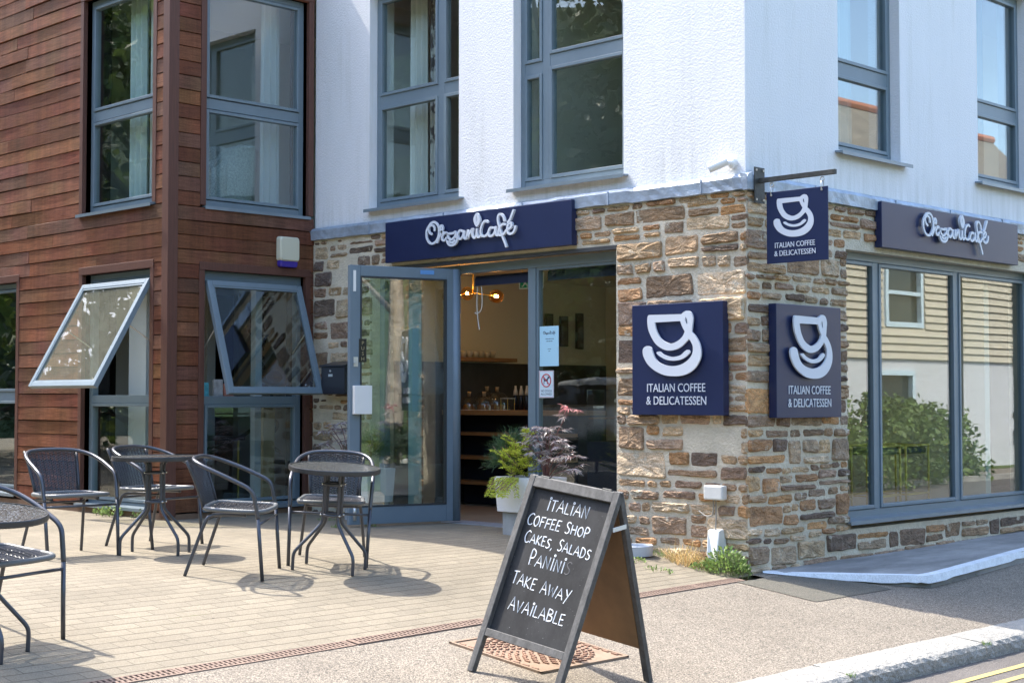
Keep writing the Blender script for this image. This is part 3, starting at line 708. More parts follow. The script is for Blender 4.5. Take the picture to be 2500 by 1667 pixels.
# ================================================================== SIGNS
SCRIPT = [[[-0.483, 0.132], [-0.447, 0.119], [-0.421, 0.09], [-0.41, 0.051], [-0.415, 0.006], [-0.438, -0.034], [-0.469, -0.058], [-0.511, -0.063], [-0.548, -0.045], [-0.574, -0.008], [-0.58, 0.03], [-0.574, 0.065], [-0.549, 0.097], [-0.52, 0.122], [-0.483, 0.132]], [[-0.509, 0.023], [-0.534, 0.038], [-0.548, 0.066], [-0.543, 0.093], [-0.512, 0.106], [-0.483, 0.096], [-0.469, 0.075], [-0.469, 0.056]], [[-0.432, -0.057], [-0.407, -0.019], [-0.384, 0.013], [-0.365, 0.046], [-0.359, 0.07], [-0.372, 0.09], [-0.387, 0.087], [-0.39, 0.067], [-0.379, 0.041], [-0.356, 0.023], [-0.34, 0.026], [-0.317, 0.023]], [[-0.317, 0.023], [-0.348, 0.012], [-0.367, -0.013], [-0.361, -0.04], [-0.334, -0.046], [-0.31, -0.027]], [[-0.292, 0.01], [-0.217, 0.01], [-0.193, 0.019], [-0.183, 0.003], [-0.19, -0.015], [-0.217, -0.037], [-0.245, -0.045], [-0.273, -0.033], [-0.288, -0.011], [-0.292, 0.01]], [[-0.19, -0.015], [-0.167, -0.036], [-0.168, -0.062], [-0.19, -0.087], [-0.22, -0.097], [-0.256, -0.096], [-0.286, -0.079], [-0.299, -0.056]], [[-0.267, -0.062], [-0.239, -0.073], [-0.214, -0.071], [-0.198, -0.058]], [[-0.099, 0.019], [-0.127, 0.027], [-0.147, 0.012], [-0.156, -0.014], [-0.146, -0.041], [-0.124, -0.05], [-0.099, -0.035], [-0.083, -0.008], [-0.078, 0.014]], [[-0.078, 0.014], [-0.08, -0.016], [-0.075, -0.041], [-0.056, -0.052], [-0.04, -0.04], [-0.026, 0.017]], [[-0.026, 0.017], [-0.03, -0.024], [-0.029, -0.052], [-0.005, -0.018], [0.022, 0.017], [0.037, 0.024], [0.033, -0.006], [0.039, -0.038], [0.06, -0.054], [0.083, -0.038], [0.089, -0.007], [0.091, 0.019]], [[0.091, 0.019], [0.093, -0.018], [0.104, -0.048], [0.12, -0.051], [0.143, -0.037]], [[0.227, 0.074], [0.211, 0.084], [0.188, 0.081], [0.161, 0.058], [0.144, 0.022], [0.141, -0.015], [0.156, -0.041], [0.188, -0.049], [0.219, -0.039], [0.24, -0.015]], [[0.295, 0.017], [0.267, 0.019], [0.246, -0.001], [0.239, -0.03], [0.247, -0.048], [0.272, -0.055], [0.303, -0.042], [0.322, -0.014], [0.327, 0.018]], [[0.327, 0.018], [0.325, -0.015], [0.336, -0.045], [0.353, -0.053], [0.368, -0.04]], [[0.438, 0.067], [0.428, 0.098], [0.404, 0.123], [0.379, 0.127], [0.362, 0.111], [0.358, 0.078], [0.37, 0.037], [0.386, -0.005], [0.402, -0.043], [0.423, -0.081], [0.443, -0.118], [0.461, -0.158]], [[0.451, 0.033], [0.425, 0.039], [0.397, 0.027], [0.376, 0.003], [0.367, -0.025], [0.376, -0.05], [0.402, -0.057], [0.433, -0.047], [0.46, -0.02]], [[0.497, -0.008], [0.52, 0.006], [0.53, 0.026], [0.52, 0.041], [0.497, 0.036], [0.479, 0.013], [0.477, -0.019], [0.489, -0.046], [0.515, -0.054], [0.545, -0.046], [0.566, -0.023], [0.573, 0.005]], [[0.484, 0.049], [0.51, 0.072], [0.53, 0.107], [0.551, 0.145]]]
LEAFO = [[0.095, 0.165], [0.124, 0.135], [0.135, 0.1], [0.124, 0.068], [0.092, 0.041], [0.063, 0.073], [0.052, 0.108], [0.062, 0.14]]
LEAFH = [[0.093, 0.136], [0.096, 0.111], [0.087, 0.084], [0.084, 0.112]]
EMB_A = [[-0.26, 0.351], [-0.26, 0.351], [0.065, 0.345], [0.065, 0.345], [0.087, 0.36], [0.119, 0.369], [0.156, 0.357], [0.177, 0.316], [0.173, 0.259], [0.166, 0.205], [0.166, 0.205], [0.202, 0.172], [0.237, 0.12], [0.253, 0.062], [0.247, -0.001], [0.207, -0.063], [0.142, -0.108], [0.062, -0.13], [-0.026, -0.133], [-0.115, -0.122], [-0.205, -0.086], [-0.273, -0.038], [-0.315, 0.022], [-0.325, 0.069], [-0.311, 0.096], [-0.277, 0.107], [-0.239, 0.094], [-0.224, 0.061], [-0.197, 0.008], [-0.152, -0.028], [-0.085, -0.049], [-0.011, -0.055], [0.062, -0.043], [0.128, -0.01], [0.168, 0.035], [0.176, 0.087], [0.158, 0.127], [0.136, 0.152], [0.136, 0.152], [0.104, 0.123], [0.056, 0.09], [-0.003, 0.071], [-0.07, 0.067], [-0.129, 0.083], [-0.189, 0.119], [-0.234, 0.173], [-0.265, 0.233], [-0.276, 0.292], [-0.273, 0.336]]
EMB_B = [[-0.2, 0.29], [-0.2, 0.29], [0.053, 0.292], [0.053, 0.292], [0.071, 0.251], [0.097, 0.21], [0.097, 0.21], [0.078, 0.176], [0.034, 0.142], [-0.032, 0.121], [-0.084, 0.131], [-0.136, 0.159], [-0.17, 0.201], [-0.189, 0.242]]
EMB_C = [[0.108, 0.322], [0.119, 0.301], [0.123, 0.266], [0.108, 0.278], [0.102, 0.302]]
EMB_D = [[-0.182, 0.055], [-0.152, 0.06], [-0.115, 0.038], [-0.055, 0.02], [-0.003, 0.017], [0.056, 0.029], [0.092, 0.054], [0.121, 0.068], [0.143, 0.06], [0.143, 0.044], [0.107, 0.016], [0.055, -0.006], [-0.011, -0.013], [-0.078, -0.006], [-0.137, 0.016], [-0.175, 0.04]]
def loop(pts, n=5): return [(p.x, p.y) for p in smooth_path([(a, b, 0) for a, b in pts], n, True)]
def script_mb(T, scale=1., r=.0104, depth=.010, seg=8):
    """the flowing shop lettering as rounded strokes standing off the board"""
    mb = MB()
    for si, s in enumerate(SCRIPT):   # each stroke a flat ribbon of even width with square returns and round ends
        path = smooth_path([(a * scale, b * scale, 0) for a, b in s], 6); w = r * scale; up = .0005 * scale * si; n = len(path); closed = (path[0] - path[-1]).length < 1e-5; L = []
        for i, q in enumerate(path):
            a_ = path[max(i - 1, 0)] if not (closed and i == 0) else path[-2]; b_ = path[min(i + 1, n - 1)] if not (closed and i == n - 1) else path[1]
            t = (b_ - a_).normalized(); nx, ny = -t.y * w, t.x * w; L.append((q.x - nx, q.y - ny, q.x + nx, q.y + ny))
        if not closed:
            for end in (0, -1):
                t = (path[0] - path[1] if end == 0 else path[-1] - path[-2]).normalized(); q = path[end]; ext = []
                for k in (.5, .85, 1.):
                    h_ = w * (1 - k * k) ** .5 + .0004; e = q + t * w * k; sg = 1 if end else -1; nx, ny = -t.y * h_ * sg, t.x * h_ * sg; ext.append((e.x - nx, e.y - ny, e.x + nx, e.y + ny))
                L = (ext[::-1] + L) if end == 0 else (L + ext)
        R4 = []
        for (ax, ay, bx, by) in L: R4.append([mb.pt(T(ax, ay, .004 + up)), mb.pt(T(bx, by, .004 + up)), mb.pt(T(bx, by, -depth)), mb.pt(T(ax, ay, -depth))])
        for A, B in zip(R4, R4[1:]):
            for k in range(4): mb.face((A[k], B[k], B[(k + 1) % 4], A[(k + 1) % 4]))
        if not closed: mb.face(R4[0]); mb.face(R4[-1][::-1])
    lf = shape_mb([[(a * scale, b * scale) for a, b in loop(LEAFO)], [(a * scale, b * scale) for a, b in loop(LEAFH)]], depth / 2 + .006)
    merge(mb, lf, lambda x, y, z: T(x, y, z - depth / 2 + .004))
    return mb
def fascia(name, loc, T, u0, u1, z0, z1, label, cu, cz, sx=1.):
    r = thing(name, loc, label, 'shop sign', 'shop fascia signs')
    mb = MB(); mb.box(u0, u1, -.01, .058, z0, z1, T); mb.build('board', m_navy, r, recalc=True, bevel=.004)
    s = script_mb(lambda x, y, z: T(cu + x * sx, .058 + .034 + z, cz + y)); s.build('lettering', m_letter, r, recalc=True)
fascia('fascia_sign', (-2.916, 0, 2.4), lambda u, d, z: TF1(u, d + .02, z), -4.118, -1.722, 2.400, 2.782, 'navy shop sign with white script above the open glass door', -2.916, 2.595)
fascia('fascia_sign', (0, 3.02, 2.4), lambda u, d, z: TF2(u, d + .02, z), 1.80, 4.245, 2.388, 2.774, 'navy shop sign with white script above the long side window', 3.0, 2.60)

def emblem_and_text(T, root, k, lift, depth, gap=0.):
    mb = MB(); sc = lambda l: [(a * k, b * k) for a, b in loop(l)]
    for loops in ([EMB_A, EMB_B, EMB_C], [EMB_D]):
        sh = shape_mb([sc(l) for l in loops], depth / 2); merge(mb, sh, lambda x, y, z: T(x, lift + z + depth / 2, y))
    mb.build('emblem', m_letter, root, recalc=True)
    for body, y, w in (('ITALIAN COFFEE', -.254, .575), ('& DELICATESSEN', -.354, .592)):
        t = text_mb(body, .0935 * k, extrude=.002, sx=1.); xs_ = [v[0] for v in t.v]; f = w * k / (max(xs_) - min(xs_)); c = (max(xs_) + min(xs_)) / 2
        mb = MB(); merge(mb, t, lambda x, yy, z: T((x - c) * f - .018 * k, .004 + z, y * k + yy)); mb.build('lettering', m_letter, root, recalc=True)
def square_sign(T, loc, u0, u1, z0, z1, label):
    r = thing('square_sign', loc, label, 'shop sign', 'square navy coffee signs')
    mb = MB(); mb.box(u0, u1, -.01, .062, z0, z1, T); mb.build('board', m_navy, r, recalc=True, bevel=.004)
    cu = u0 + (u1 - u0) * .515; emblem_and_text(lambda x, d, z: T(cu + x, .062 + d, (z0 + z1) / 2 + z), r, 1., .022, .014)
    mb = MB()
    for (a, b) in ((-.2, .32), (.1, .35), (.2, .1), (-.2, -.03), (.0, -.1), (.05, .01)): mb.box(cu + a - .006, cu + a + .006, .062, .085, (z0 + z1) / 2 + b - .006, (z0 + z1) / 2 + b + .006, T)
    mb.build('standoff', m_letter, r, recalc=True)
square_sign(lambda u, d, z: TF1(u, d + .03, z), (-.6, -.03, .99), -1.055, -.155, .992, 1.862, 'square navy sign with white coffee cup on the sunlit stone front')
square_sign(lambda u, d, z: TF2(u, d + .03, z), (.03, .7, .97), .248, 1.142, .972, 1.846, 'square navy sign with white coffee cup on the shaded side wall')
# projecting hanging sign on an iron bracket
hs = thing('hanging_sign', (.04, .1, 2.77), 'small navy coffee cup sign hanging from a black iron bracket at the corner', 'hanging sign')
m_iron = M('black_iron', (.055, .055, .05), .55, metal=.3, vary=.5, vscale=25, bmp=.4, bscale=60)
mb = MB(); mb.box(.046, .054, .035, .165, 2.60, 2.872); mb.box(.054, .725, .086, .114, 2.752, 2.788); mb.build('bracket', m_iron, hs, recalc=True, bevel=.002)
mb = MB()
for (y, z) in ((.055, 2.85), (.145, 2.85), (.055, 2.625), (.145, 2.625)): mb.box(.054, .060, y - .008, y + .008, z - .008, z + .008)
mb.build('bolt', M('bolt_head', (.5, .46, .4), .4, metal=.5), hs)
mb = MB(); mb.box(.118, .658, .094, .106, 2.132, 2.672); pl = mb.build('board', m_navy, hs, recalc=True, bevel=.0035)
for fl in (1,):
    emblem_and_text(lambda x, d, z: (.383 + x, .094 - d, 2.402 + z), hs, .612, -.001, .005)
for x in (.165, .61):
    mb = MB(); mb.tube([(x + .016 * math.cos(a), .1, 2.728 + .016 * math.sin(a)) for a in [2 * math.pi * i / 14 for i in range(14)]], .004, 6, closed=True)
    mb.tube([(x, .085, 2.712), (x, .085, 2.648), (x, .1, 2.64), (x, .115, 2.648), (x, .115, 2.712)], .004, 6); mb.sphere((x, .09, 2.648), .009, 8, 6); mb.build('hook', M('hook_metal', (.55, .54, .5), .35, metal=.7) if x < .2 else bpy.data.materials['hook_metal'], hs, smooth=True)

# ================================================================== CHALKBOARD
def chalkboard():
    FL = Vector((.9899, -3.8238, -.2992)); FR = Vector((1.6279, -3.8287, -.3694)); RL = Vector((.9953, -3.1075, -.2998)); RR = Vector((1.6333, -3.1124, -.37)); TL = Vector((1.1028, -3.4657, .7024))
    w = (FR - FL).normalized(); W = (FR - FL).length; u = (TL - FL).normalized(); L = (TL - FL).length; n = w.cross(u).normalized()
    def TL_(s, d, t): return FL + w * s + u * t + n * d
    u2 = (TL - RL).normalized(); n2 = u2.cross(w).normalized(); L2 = (TL - RL).length
    def TR_(s, d, t): return RL + w * s + u2 * t + n2 * d
    root = thing('chalkboard_sign', (1.31, -3.47, -.335), 'grey framed folding chalkboard with handwritten menu standing on the pavement', 'chalkboard')
    mf = M('weathered_frame', (.085, .083, .08), .65, vary=.5, vscale=2.5, bmp=.5, bscale=5, bdist=.004, stretch=(9, 9, 2.5), speck=.12, speckscale=60)
    def leaf(T, L, back):
        mb = MB(); d0, d1 = (-.016, .016); sw = .040
        f = lambda *a: mb.box(*a, T)
        f(.0, sw, d0, d1, 0, L + .008); f(W - sw, W, d0, d1, 0, L + .008)
        f(sw, W - sw, d0, d1 - .002, L - .052, L + .004); f(sw, W - sw, d0, d1 - .002, .196, .238)
        return mb.build('frame', mf, root, recalc=True, bevel=.003)
    leaf(TL_, L, False); leaf(TR_, L2, True)
    m, nt, b = nodes_of('chalkboard_black'); b.inputs['Roughness'].default_value = .6; b.inputs['Specular IOR Level'].default_value = .18
    dust = ramp(nt, noise_tex(nt, coords(nt, (1, 1, .6)), 5, 8, .75), .35, .8, (.022, .022, .0225), (.060, .060, .061)); dots = ramp(nt, noise_tex(nt, coords(nt), 120, 2, .5), .72, .78)
    link(nt, mixc(nt, dots, dust, (.28, .28, .28)), b.inputs['Base Color'])
    mb = MB(); mb.box(.040, W - .040, -.0155, -.012, .238, L - .052, TL_); panel = mb.build('writing_panel', m, root, recalc=True)
    mb = MB(); mb.box(.03, W - .03, -.020, -.012, .20, L - .02, TR_); mb.build('rear_panel', M('hardboard', (.19, .105, .045), .55, vary=.25, vscale=5), root, recalc=True)
    mb = MB(); mb.box(.03, W - .03, -.0315, -.021, .20, L - .02, TL_); mb.build('rear_panel', bpy.data.materials['hardboard'], root, recalc=True)
    # metal stay
    for s in (W + .004,):
        a = TL_(s, -.01, .885); c = TR_(s, -.01, .90); mb = MB(); e = w * .004; v = Vector((0, 0, 1)) * .011
        mb.hexa([a - v, c - v, c - v + e, a - v + e, a + v, c + v, c + v + e, a + v + e]); 
        mb.build('stay_bar', M('stay_plate', (.72, .72, .69), .4, metal=.3), root, recalc=True)
    mb = MB()
    for s in (.1, W - .1): mb.tube([TL_(s - .03, .0, L + .008), TL_(s + .03, .0, L + .008)], .008, 8)
    mb.build('hinge', m_iron, root)
    # handwriting: (width, strokes) on a unit cap height
    G = {'A': (.72, [[(0, 0), (.33, 1.0), (.68, 0)], [(.12, .36), (.62, .34)]]), 'B': (.6, [[(.06, 0), (.05, 1)], [(.05, 1), (.42, .92), (.45, .66), (.08, .54), (.5, .42), (.5, .1), (.03, 0)]]),
         'C': (.66, [[(.62, .88), (.4, 1.), (.12, .78), (.03, .4), (.2, .04), (.45, 0), (.64, .14)]]), 'D': (.64, [[(.06, 0), (.06, 1)], [(.06, 1), (.42, .86), (.56, .5), (.42, .12), (.04, 0)]]),
         'E': (.52, [[(.06, 1), (.05, 0), (.46, .03)], [(.06, .98), (.46, 1)], [(.06, .52), (.4, .53)]]), 'F': (.52, [[(.06, 1), (.05, 0)], [(.03, .98), (.5, 1.02)], [(.06, .53), (.42, .55)]]),
         'H': (.64, [[(.05, 1), (.06, 0)], [(.54, 1), (.55, 0)], [(.06, .5), (.55, .52)]]), 'I': (.26, [[(.13, .92), (.12, 0)]]), 'K': (.6, [[(.06, 1), (.05, 0)], [(.5, 1), (.08, .46), (.54, 0)]]),
         'L': (.5, [[(.06, 1), (.05, .02), (.46, .02)]]), 'N': (.66, [[(.05, 0), (.07, 1), (.54, .02), (.56, 1)]]), 'O': (.66, [[(.3, 1), (.08, .8), (.05, .35), (.28, .0), (.52, .2), (.56, .62), (.42, .95), (.26, 1.)]]),
         'P': (.56, [[(.06, 0), (.06, 1), (.4, .96), (.48, .72), (.34, .5), (.06, .46)]]), 'S': (.54, [[(.48, .9), (.24, 1), (.07, .78), (.22, .55), (.42, .4), (.44, .14), (.22, 0), (.03, .1)]]),
         'T': (.58, [[(.28, 1), (.28, 0)], [(0, .98), (.58, 1.02)]]), 'V': (.62, [[(.02, 1), (.3, 0), (.6, 1.02)]]), 'W': (.86, [[(.02, 1), (.2, 0), (.42, .8), (.62, 0), (.84, 1.02)]]),
         'Y': (.6, [[(.03, 1), (.3, .5)], [(.58, 1.03), (.12, -.15)]]), ',': (.3, [[(.16, .1), (.06, -.18)]]), ' ': (.4, [])}
    rg = random.Random(4); ch = MB(); ft = MB()
    def write(text, s0, s1, t0, t1, h, faint='', big_first=1.15):
        tot = sum(G[c][0] + .1 for c in text); k = (s1 - s0) / tot; x = s0; first = True
        for i, c in enumerate(text):
            wd, st = G[c]; hh = h * rg.uniform(.93, 1.07) * (big_first if (i == 0 or text[i - 1] == ' ') and c not in 'I' else 1); y0 = t0 + (t1 - t0) * (x - s0) / (s1 - s0) + rg.uniform(-.0018, .0018)
            tgt = ft if (faint and i == len(text) - 1) else ch; sl = rg.uniform(-.02, .05)
            for s in st:
                pts = [(x + a * k + b * hh * sl, y0 + b * hh) for a, b in s]
                curve = c in 'BCDOPS' ; p = smooth_path([(a, b, 0) for a, b in pts], 4) if curve else [Vector((a, b, 0)) for a, b in pts]
                tgt.tube([TL_(q.x, -.0140, q.y) for q in p], .0039, 6)
            if c == 'I':
                cx, cy = x + .15 * k, y0 + hh * 1.12; tgt.tube([TL_(cx + .0055 * math.cos(q), -.0130, cy + .0055 * math.sin(q)) for q in [2 * math.pi * j / 8 for j in range(8)]], .0030, 5, closed=True)
            x += (wd + .1) * k
    write('ITALIAN', .165, .465, .912, .912, .062); write('COFFEE SHOP', .058, .51, .817, .815, .052); write('CAKES, SALADS', .078, .56, .724, .711, .051)
    write('PANINIS', .160, .462, .612, .612, .066, faint='S'); write('TAKE AWAY', .082, .512, .498, .474, .060); write('AVAILABLE', .118, .525, .361, .356, .060)
    ch.build('chalk_lettering', M('chalk', (.80, .83, .86), .9), panel); ft.build('chalk_lettering', M('rubbed_chalk', (.10, .10, .105), .9), panel)
chalkboard()

# ================================================================== TABLES AND CHAIRS
m_tube = M('grey_tube', (.085, .09, .105), .30, metal=.5, vary=.06)
m_tabrim = M('table_rim', (.055, .056, .058), .36, metal=.4)
def ttop():
    m, nt, b = nodes_of('rippled_glass_top'); b.inputs['Roughness'].default_value = .16; b.inputs['Base Color'].default_value = (.085, .085, .078, 1)
    vo = nt.nodes.new('ShaderNodeTexVoronoi'); vo.inputs['Scale'].default_value = 55; link(nt, coords(nt), vo.inputs['Vector'])
    link(nt, ramp(nt, noise_tex(nt, coords(nt), 30, 3), .4, .7, (.04, .04, .036), (.11, .11, .10)), b.inputs['Base Color']); bump(nt, b, vo.outputs['Distance'], .8, .004); return m
m_ttop = ttop()
m_rattan = M('dark_rattan', (.040, .040, .045), .36, vary=.3, vscale=30)
m_wrap = M('grey_rattan_wrap', (.13, .138, .142), .38, vary=.2, vscale=40, bmp=.5, bscale=8, stretch=(18, 18, 18))
def make_table():
    t = thing('bistro_table', (0, 0, 0), 'round bistro table', 'table')
    mb = MB(); mb.lathe([(.0, .688), (.302, .688), (.302, .7005), (.0, .7005)], 56, cap=False); mb.build('table_top', m_ttop, t, recalc=True)
    mb = MB(); mb.lathe([(.302, .672), (.3095, .672), (.312, .678), (.312, .700), (.3095, .705), (.303, .705), (.302, .700), (.302, .672)], 56, cap=False); mb.build('rim', m_tabrim, t, smooth=False, recalc=True)
    for a in (20, 135, 200, 315):
        c, s = math.cos(R(a + 45)), math.sin(R(a + 45)); cc = .062
        prof = [(.16, .682), (.10, .678), (.072, .655), (.062, .62), (.062, .40), (.064, .345), (.085, .30), (.19, .185), (.235, .135), (.25, .10), (.252, .05), (.252, 0)]
        mb = MB(); mb.tube([(p.x * c, p.x * s, p.z) for p in smooth_path([(r, 0, z) for r, z in prof], 4)], .0115, 10); lg = mb.build('leg', m_tube, t, smooth=True)
    mb = MB()
    for z in (.585, .375):
        mb.tube([(.062 * math.cos(q), .062 * math.sin(q), z) for q in [2 * math.pi * i / 20 for i in range(20)]], .010, 8, closed=True)
    mb.build('brace_ring', m_tube, t, smooth=True)
    mb = MB()
    for z in (.585, .375):
        for a in (20, 135, 200, 315):
            q = R(a + 45); mb.sphere((.078 * math.cos(q), .078 * math.sin(q), z), .008, 8, 6)
    mb.build('screw', M('screw_head', (.6, .6, .58), .25, metal=.8), t, smooth=True); return t
def make_chair():
    t = thing('rattan_chair', (0, 0, 0), 'rattan chair', 'chair')
    half = [(0, -.285, .748), (.10, -.28, .746), (.19, -.245, .735), (.25, -.165, .708), (.274, -.05, .668), (.281, .06, .624), (.283, .125, .594), (.282, .160, .560), (.279, .178, .50), (.275, .20, .40)]
    path = [(-x, y, z) for x, y, z in half[::-1]] + half[1:]
    mb = MB(); mb.tube(smooth_path(path, 5), .0138, 12); mb.build('arm_rail', m_tube, t, smooth=True)
    for s in (-1, 1):
        mb = MB(); mb.tube([(s * .275, .20, .402), (s * .270, .222, .2), (s * .266, .245, 0)], .0125, 12); mb.build('leg', m_tube, t, smooth=True)
        mb = MB(); mb.tube(smooth_path([(s * .175, .10, .405), (s * .18, -.06, .402), (s * .187, -.125, .392), (s * .196, -.16, .35), (s * .215, -.215, .18), (s * .233, -.27, 0)], 5), .0115, 12); mb.build('leg', m_tube, t, smooth=True)
    mb = MB(); mb.tube([(-.272, .205, .362), (.272, .205, .362)], .009, 10); mb.build('cross_bar', m_tube, t, smooth=True)
    mb = MB(); mb.tube([(-.185, -.135, .372), (.185, -.135, .372)], .008, 8); mb.build('cross_bar', m_tube, t, smooth=True)
    # seat: wrapped frame with strands across
    seat = [(-.185, -.165, .435), (-.212, -.02, .433), (-.222, .12, .434), (-.205, .195, .436), (-.14, .228, .438), (0, .240, .439), (.14, .228, .438), (.205, .195, .436), (.222, .12, .434), (.212, -.02, .433), (.185, -.165, .435), (0, -.185, .436)]
    mb = MB(); mb.tube(smooth_path(seat, 5, True), .0155, 10, closed=True); mb.build('seat_frame', m_wrap, t, smooth=True)
    def wx(y): 
        if y > .19: return max(.03, .205 * (1 - ((y - .19) / .052) ** 2) ** .5) if y < .24 else .03
        return .188 + .034 * min(1, (y + .165) / .28)
    mb = MB(); n = 30
    for i in range(n):
        y = -.16 + .39 * i / (n - 1); w = wx(y)
        mb.tube([(-w, y, .437), (-w * .5, y, .431 + (.004 if i % 2 else 0)), (0, y, .429), (w * .5, y, .431 + (0 if i % 2 else .004)), (w, y, .437)], .0043, 6, cap=False)
    for x in (-.13, -.05, .05, .13):
        mb.tube([(x, -.17 + .4 * k / 26, .431 + (.0045 if k % 2 else -.0045)) for k in range(27)], .004, 5, cap=False)
    mb.build('seat_weave', m_rattan, t, smooth=True)
    # back panel: woven strips bellied between two uprights
    def B(a, h):  # a -1..1 across, h 0..1 up
        w = .168 + .032 * h; y = -.185 - .085 * h - .055 * h * h * .6 - .022 * (1 - a * a); return Vector((a * w, y, .44 + .298 * h))
    for s in (-1, 1): mb = MB(); mb.tube([B(s, h) for h in (0, .2, .4, .6, .8, 1.)], .0105, 8); mb.build('back_upright', m_rattan, t, smooth=True)
    mb = MB(); nh, nv = 34, 13
    for i in range(nh):
        h = (i + .5) / nh; ids = []
        for k in range(4 * nv + 1):
            a = -1 + 2 * k / (4 * nv); o = .0036 * math.sin(math.pi * (k / 2. + i)); hw = .0036 / .298
            p, q = B(a, h - hw), B(a, h + hw); ids.append((mb.pt((p.x, p.y + o, p.z)), mb.pt((q.x, q.y + o, q.z))))
        for A, C in zip(ids, ids[1:]): mb.face((A[0], C[0], C[1], A[1]))
    for j in range(nv):
        a = -1 + 2 * (j + .5) / nv; ids = []
        for k in range(2 * nh + 1):
            h = k / (2 * nh); o = .0036 * math.sin(math.pi * (k / 2. + j) ); da = .022
            p, q = B(a - da, h), B(a + da, h); ids.append((mb.pt((p.x, p.y + o, p.z)), mb.pt((q.x, q.y + o, q.z))))
        for A, C in zip(ids, ids[1:]): mb.face((A[0], A[1], C[1], C[0]))
    # denser diamond in the middle of the back
    mb.build('back_weave', m_rattan, t); return t
t0 = make_table(); c0 = make_chair()
def put(o, x, y, deg, label, group, tilt=True):
    dzx = (ground_z(x + .05) - ground_z(x - .05)) / .1
    o.location = (x, y, ground_z(x) + .001); o['label'] = label; o['group'] = group
    n = Vector((-dzx, 0, 1)).normalized(); q = Vector((0, 0, 1)).rotation_difference(n)
    o.rotation_euler = (q.to_matrix() @ Matrix.Rotation(R(deg), 3, 'Z')).to_euler()
GT, GC = 'round bistro tables on the terrace', 'woven rattan chairs on the terrace'
for i, (x, y, dg, lab) in enumerate(((-1.40, -2.87, 0, 'round dark bistro table before the open door, chair tucked behind it'), (-2.80, -3.36, 8, 'round dark bistro table before the brown corner post, farthest of the three'), (-.455, -5.83, 3, 'round dark bistro table cut by the left edge, nearest the camera'))):
    put(t0 if i == 0 else copy_tree(t0), x, y, dg, lab, GT)
for i, (x, y, fac, lab) in enumerate(((-1.60, -3.50, 42, 'woven chair turned side on between the two tables, empty seat facing right'), (-3.14, -3.86, -3, 'woven chair against the brown boards with its whole open back in view'),
                                     (-3.36, -3.02, 14, 'woven chair half hidden behind the table by the brown corner post'), (-1.66, -2.66, -42, 'woven chair facing the camera behind the table before the door'),
                                     (-.68, -5.64, 13, 'woven chair cut by the left edge, tucked under the nearest table'))):
    put(c0 if i == 0 else copy_tree(c0), x, y, fac - 90, lab, GC)

# ================================================================== SMALL THINGS ON THE WALLS AND GROUND
m_alarm = M('cream_plastic', (.62, .60, .47), .35); m_purple = M('purple_lens', (.05, .03, .30), .2)
al = thing('alarm_box', (XW + .02, -.34, 2.42), 'cream and purple alarm bell box on the brown side boards', 'alarm box')
def rbox(T, u0, u1, z0, z1, d0, d1, r=.03):
    mb = MB(); pts = []
    for (cx, cz, a0) in ((u1 - r, z1 - r, 0), (u0 + r, z1 - r, 90), (u0 + r, z0 + r, 180), (u1 - r, z0 + r, 270)):
        for k in range(5): a = R(a0 + 22.5 * k); pts.append((cx + r * math.cos(a), cz + r * math.sin(a)))
    cu, cz = (u0 + u1) / 2, (z0 + z1) / 2; rings = []
    for f, d in ((1.04, d0), (1., d0 + (d1 - d0) * .75), (.9, d1)): rings.append([mb.pt(T(cu + (u - cu) * f, d, cz + (z - cz) * f)) for u, z in pts])
    for A, B in zip(rings, rings[1:]):
        for i in range(len(A)): j = (i + 1) % len(A); mb.face((A[i], A[j], B[j], B[i]))
    mb.face(rings[-1]); mb.face(rings[0][::-1]); return mb
rbox(TW2, -.46, -.225, 2.475, 2.715, .018, .085).build('cover', m_alarm, al, recalc=True)
rbox(TW2, -.45, -.235, 2.415, 2.52, .018, .070).build('lens', m_purple, al, recalc=True)
lb = thing('letter_box', (-4.75, -.02, 1.16), 'black metal letter box on the stone wall beside the open door', 'letter box')
mb = MB(); mb.box(-4.965, -4.60, .015, .175, 1.165, 1.43, TF1); mb.build('body', M('black_metal', (.018, .019, .026), .32), lb, recalc=True, bevel=.004)
mb = MB(); mb.hexa([TF1(*q) for q in ((-4.975, .01, 1.43), (-4.59, .01, 1.43), (-4.59, .19, 1.432), (-4.975, .19, 1.432), (-4.975, .01, 1.485), (-4.59, .01, 1.485), (-4.59, .19, 1.445), (-4.975, .19, 1.445))]); mb.build('lid', bpy.data.materials['black_metal'], lb, recalc=True)
mb = MB(); mb.box(-4.85, -4.785, .175, .177, 1.335, 1.36, TF1); mb.tube([TF1(-4.817, .175, 1.39), TF1(-4.817, .182, 1.39)], .011, 10); mb.build('lock', M('steel', (.65, .65, .62), .3, metal=.7), lb, recalc=True)
cam = thing('security_camera', (-.12, .0, 2.88), 'white security camera on the rendered wall at the corner', 'security camera')
mb = MB(); mb.lathe([(.04, 0), (.04, .03), (.02, .045)], 16); base = MB(); merge(base, mb, lambda x, y, z: (-.13 + x, .02 - z, 2.915 + y)); base.tube([(-.13, -.02, 2.915), (-.145, -.06, 2.912)], .016, 8); base.build('mount', m_white, cam, recalc=True)
mb = MB(); a, b_ = Vector((-.13, -.055, 2.925)), Vector((-.25, -.13, 2.868)); mb.tube([a, a + (b_ - a) * .5, b_], .033, 14); mb.build('housing', m_white, cam)
mb = MB(); mb.tube([b_ - (b_ - a) * .01, b_ + (b_ - a) * .01], .028, 14); mb.build('lens', m_black, cam)
eb = thing('junction_box', (-.245, -.03, .35), 'white plastic electrical box with cables on the stone wall', 'junction box')
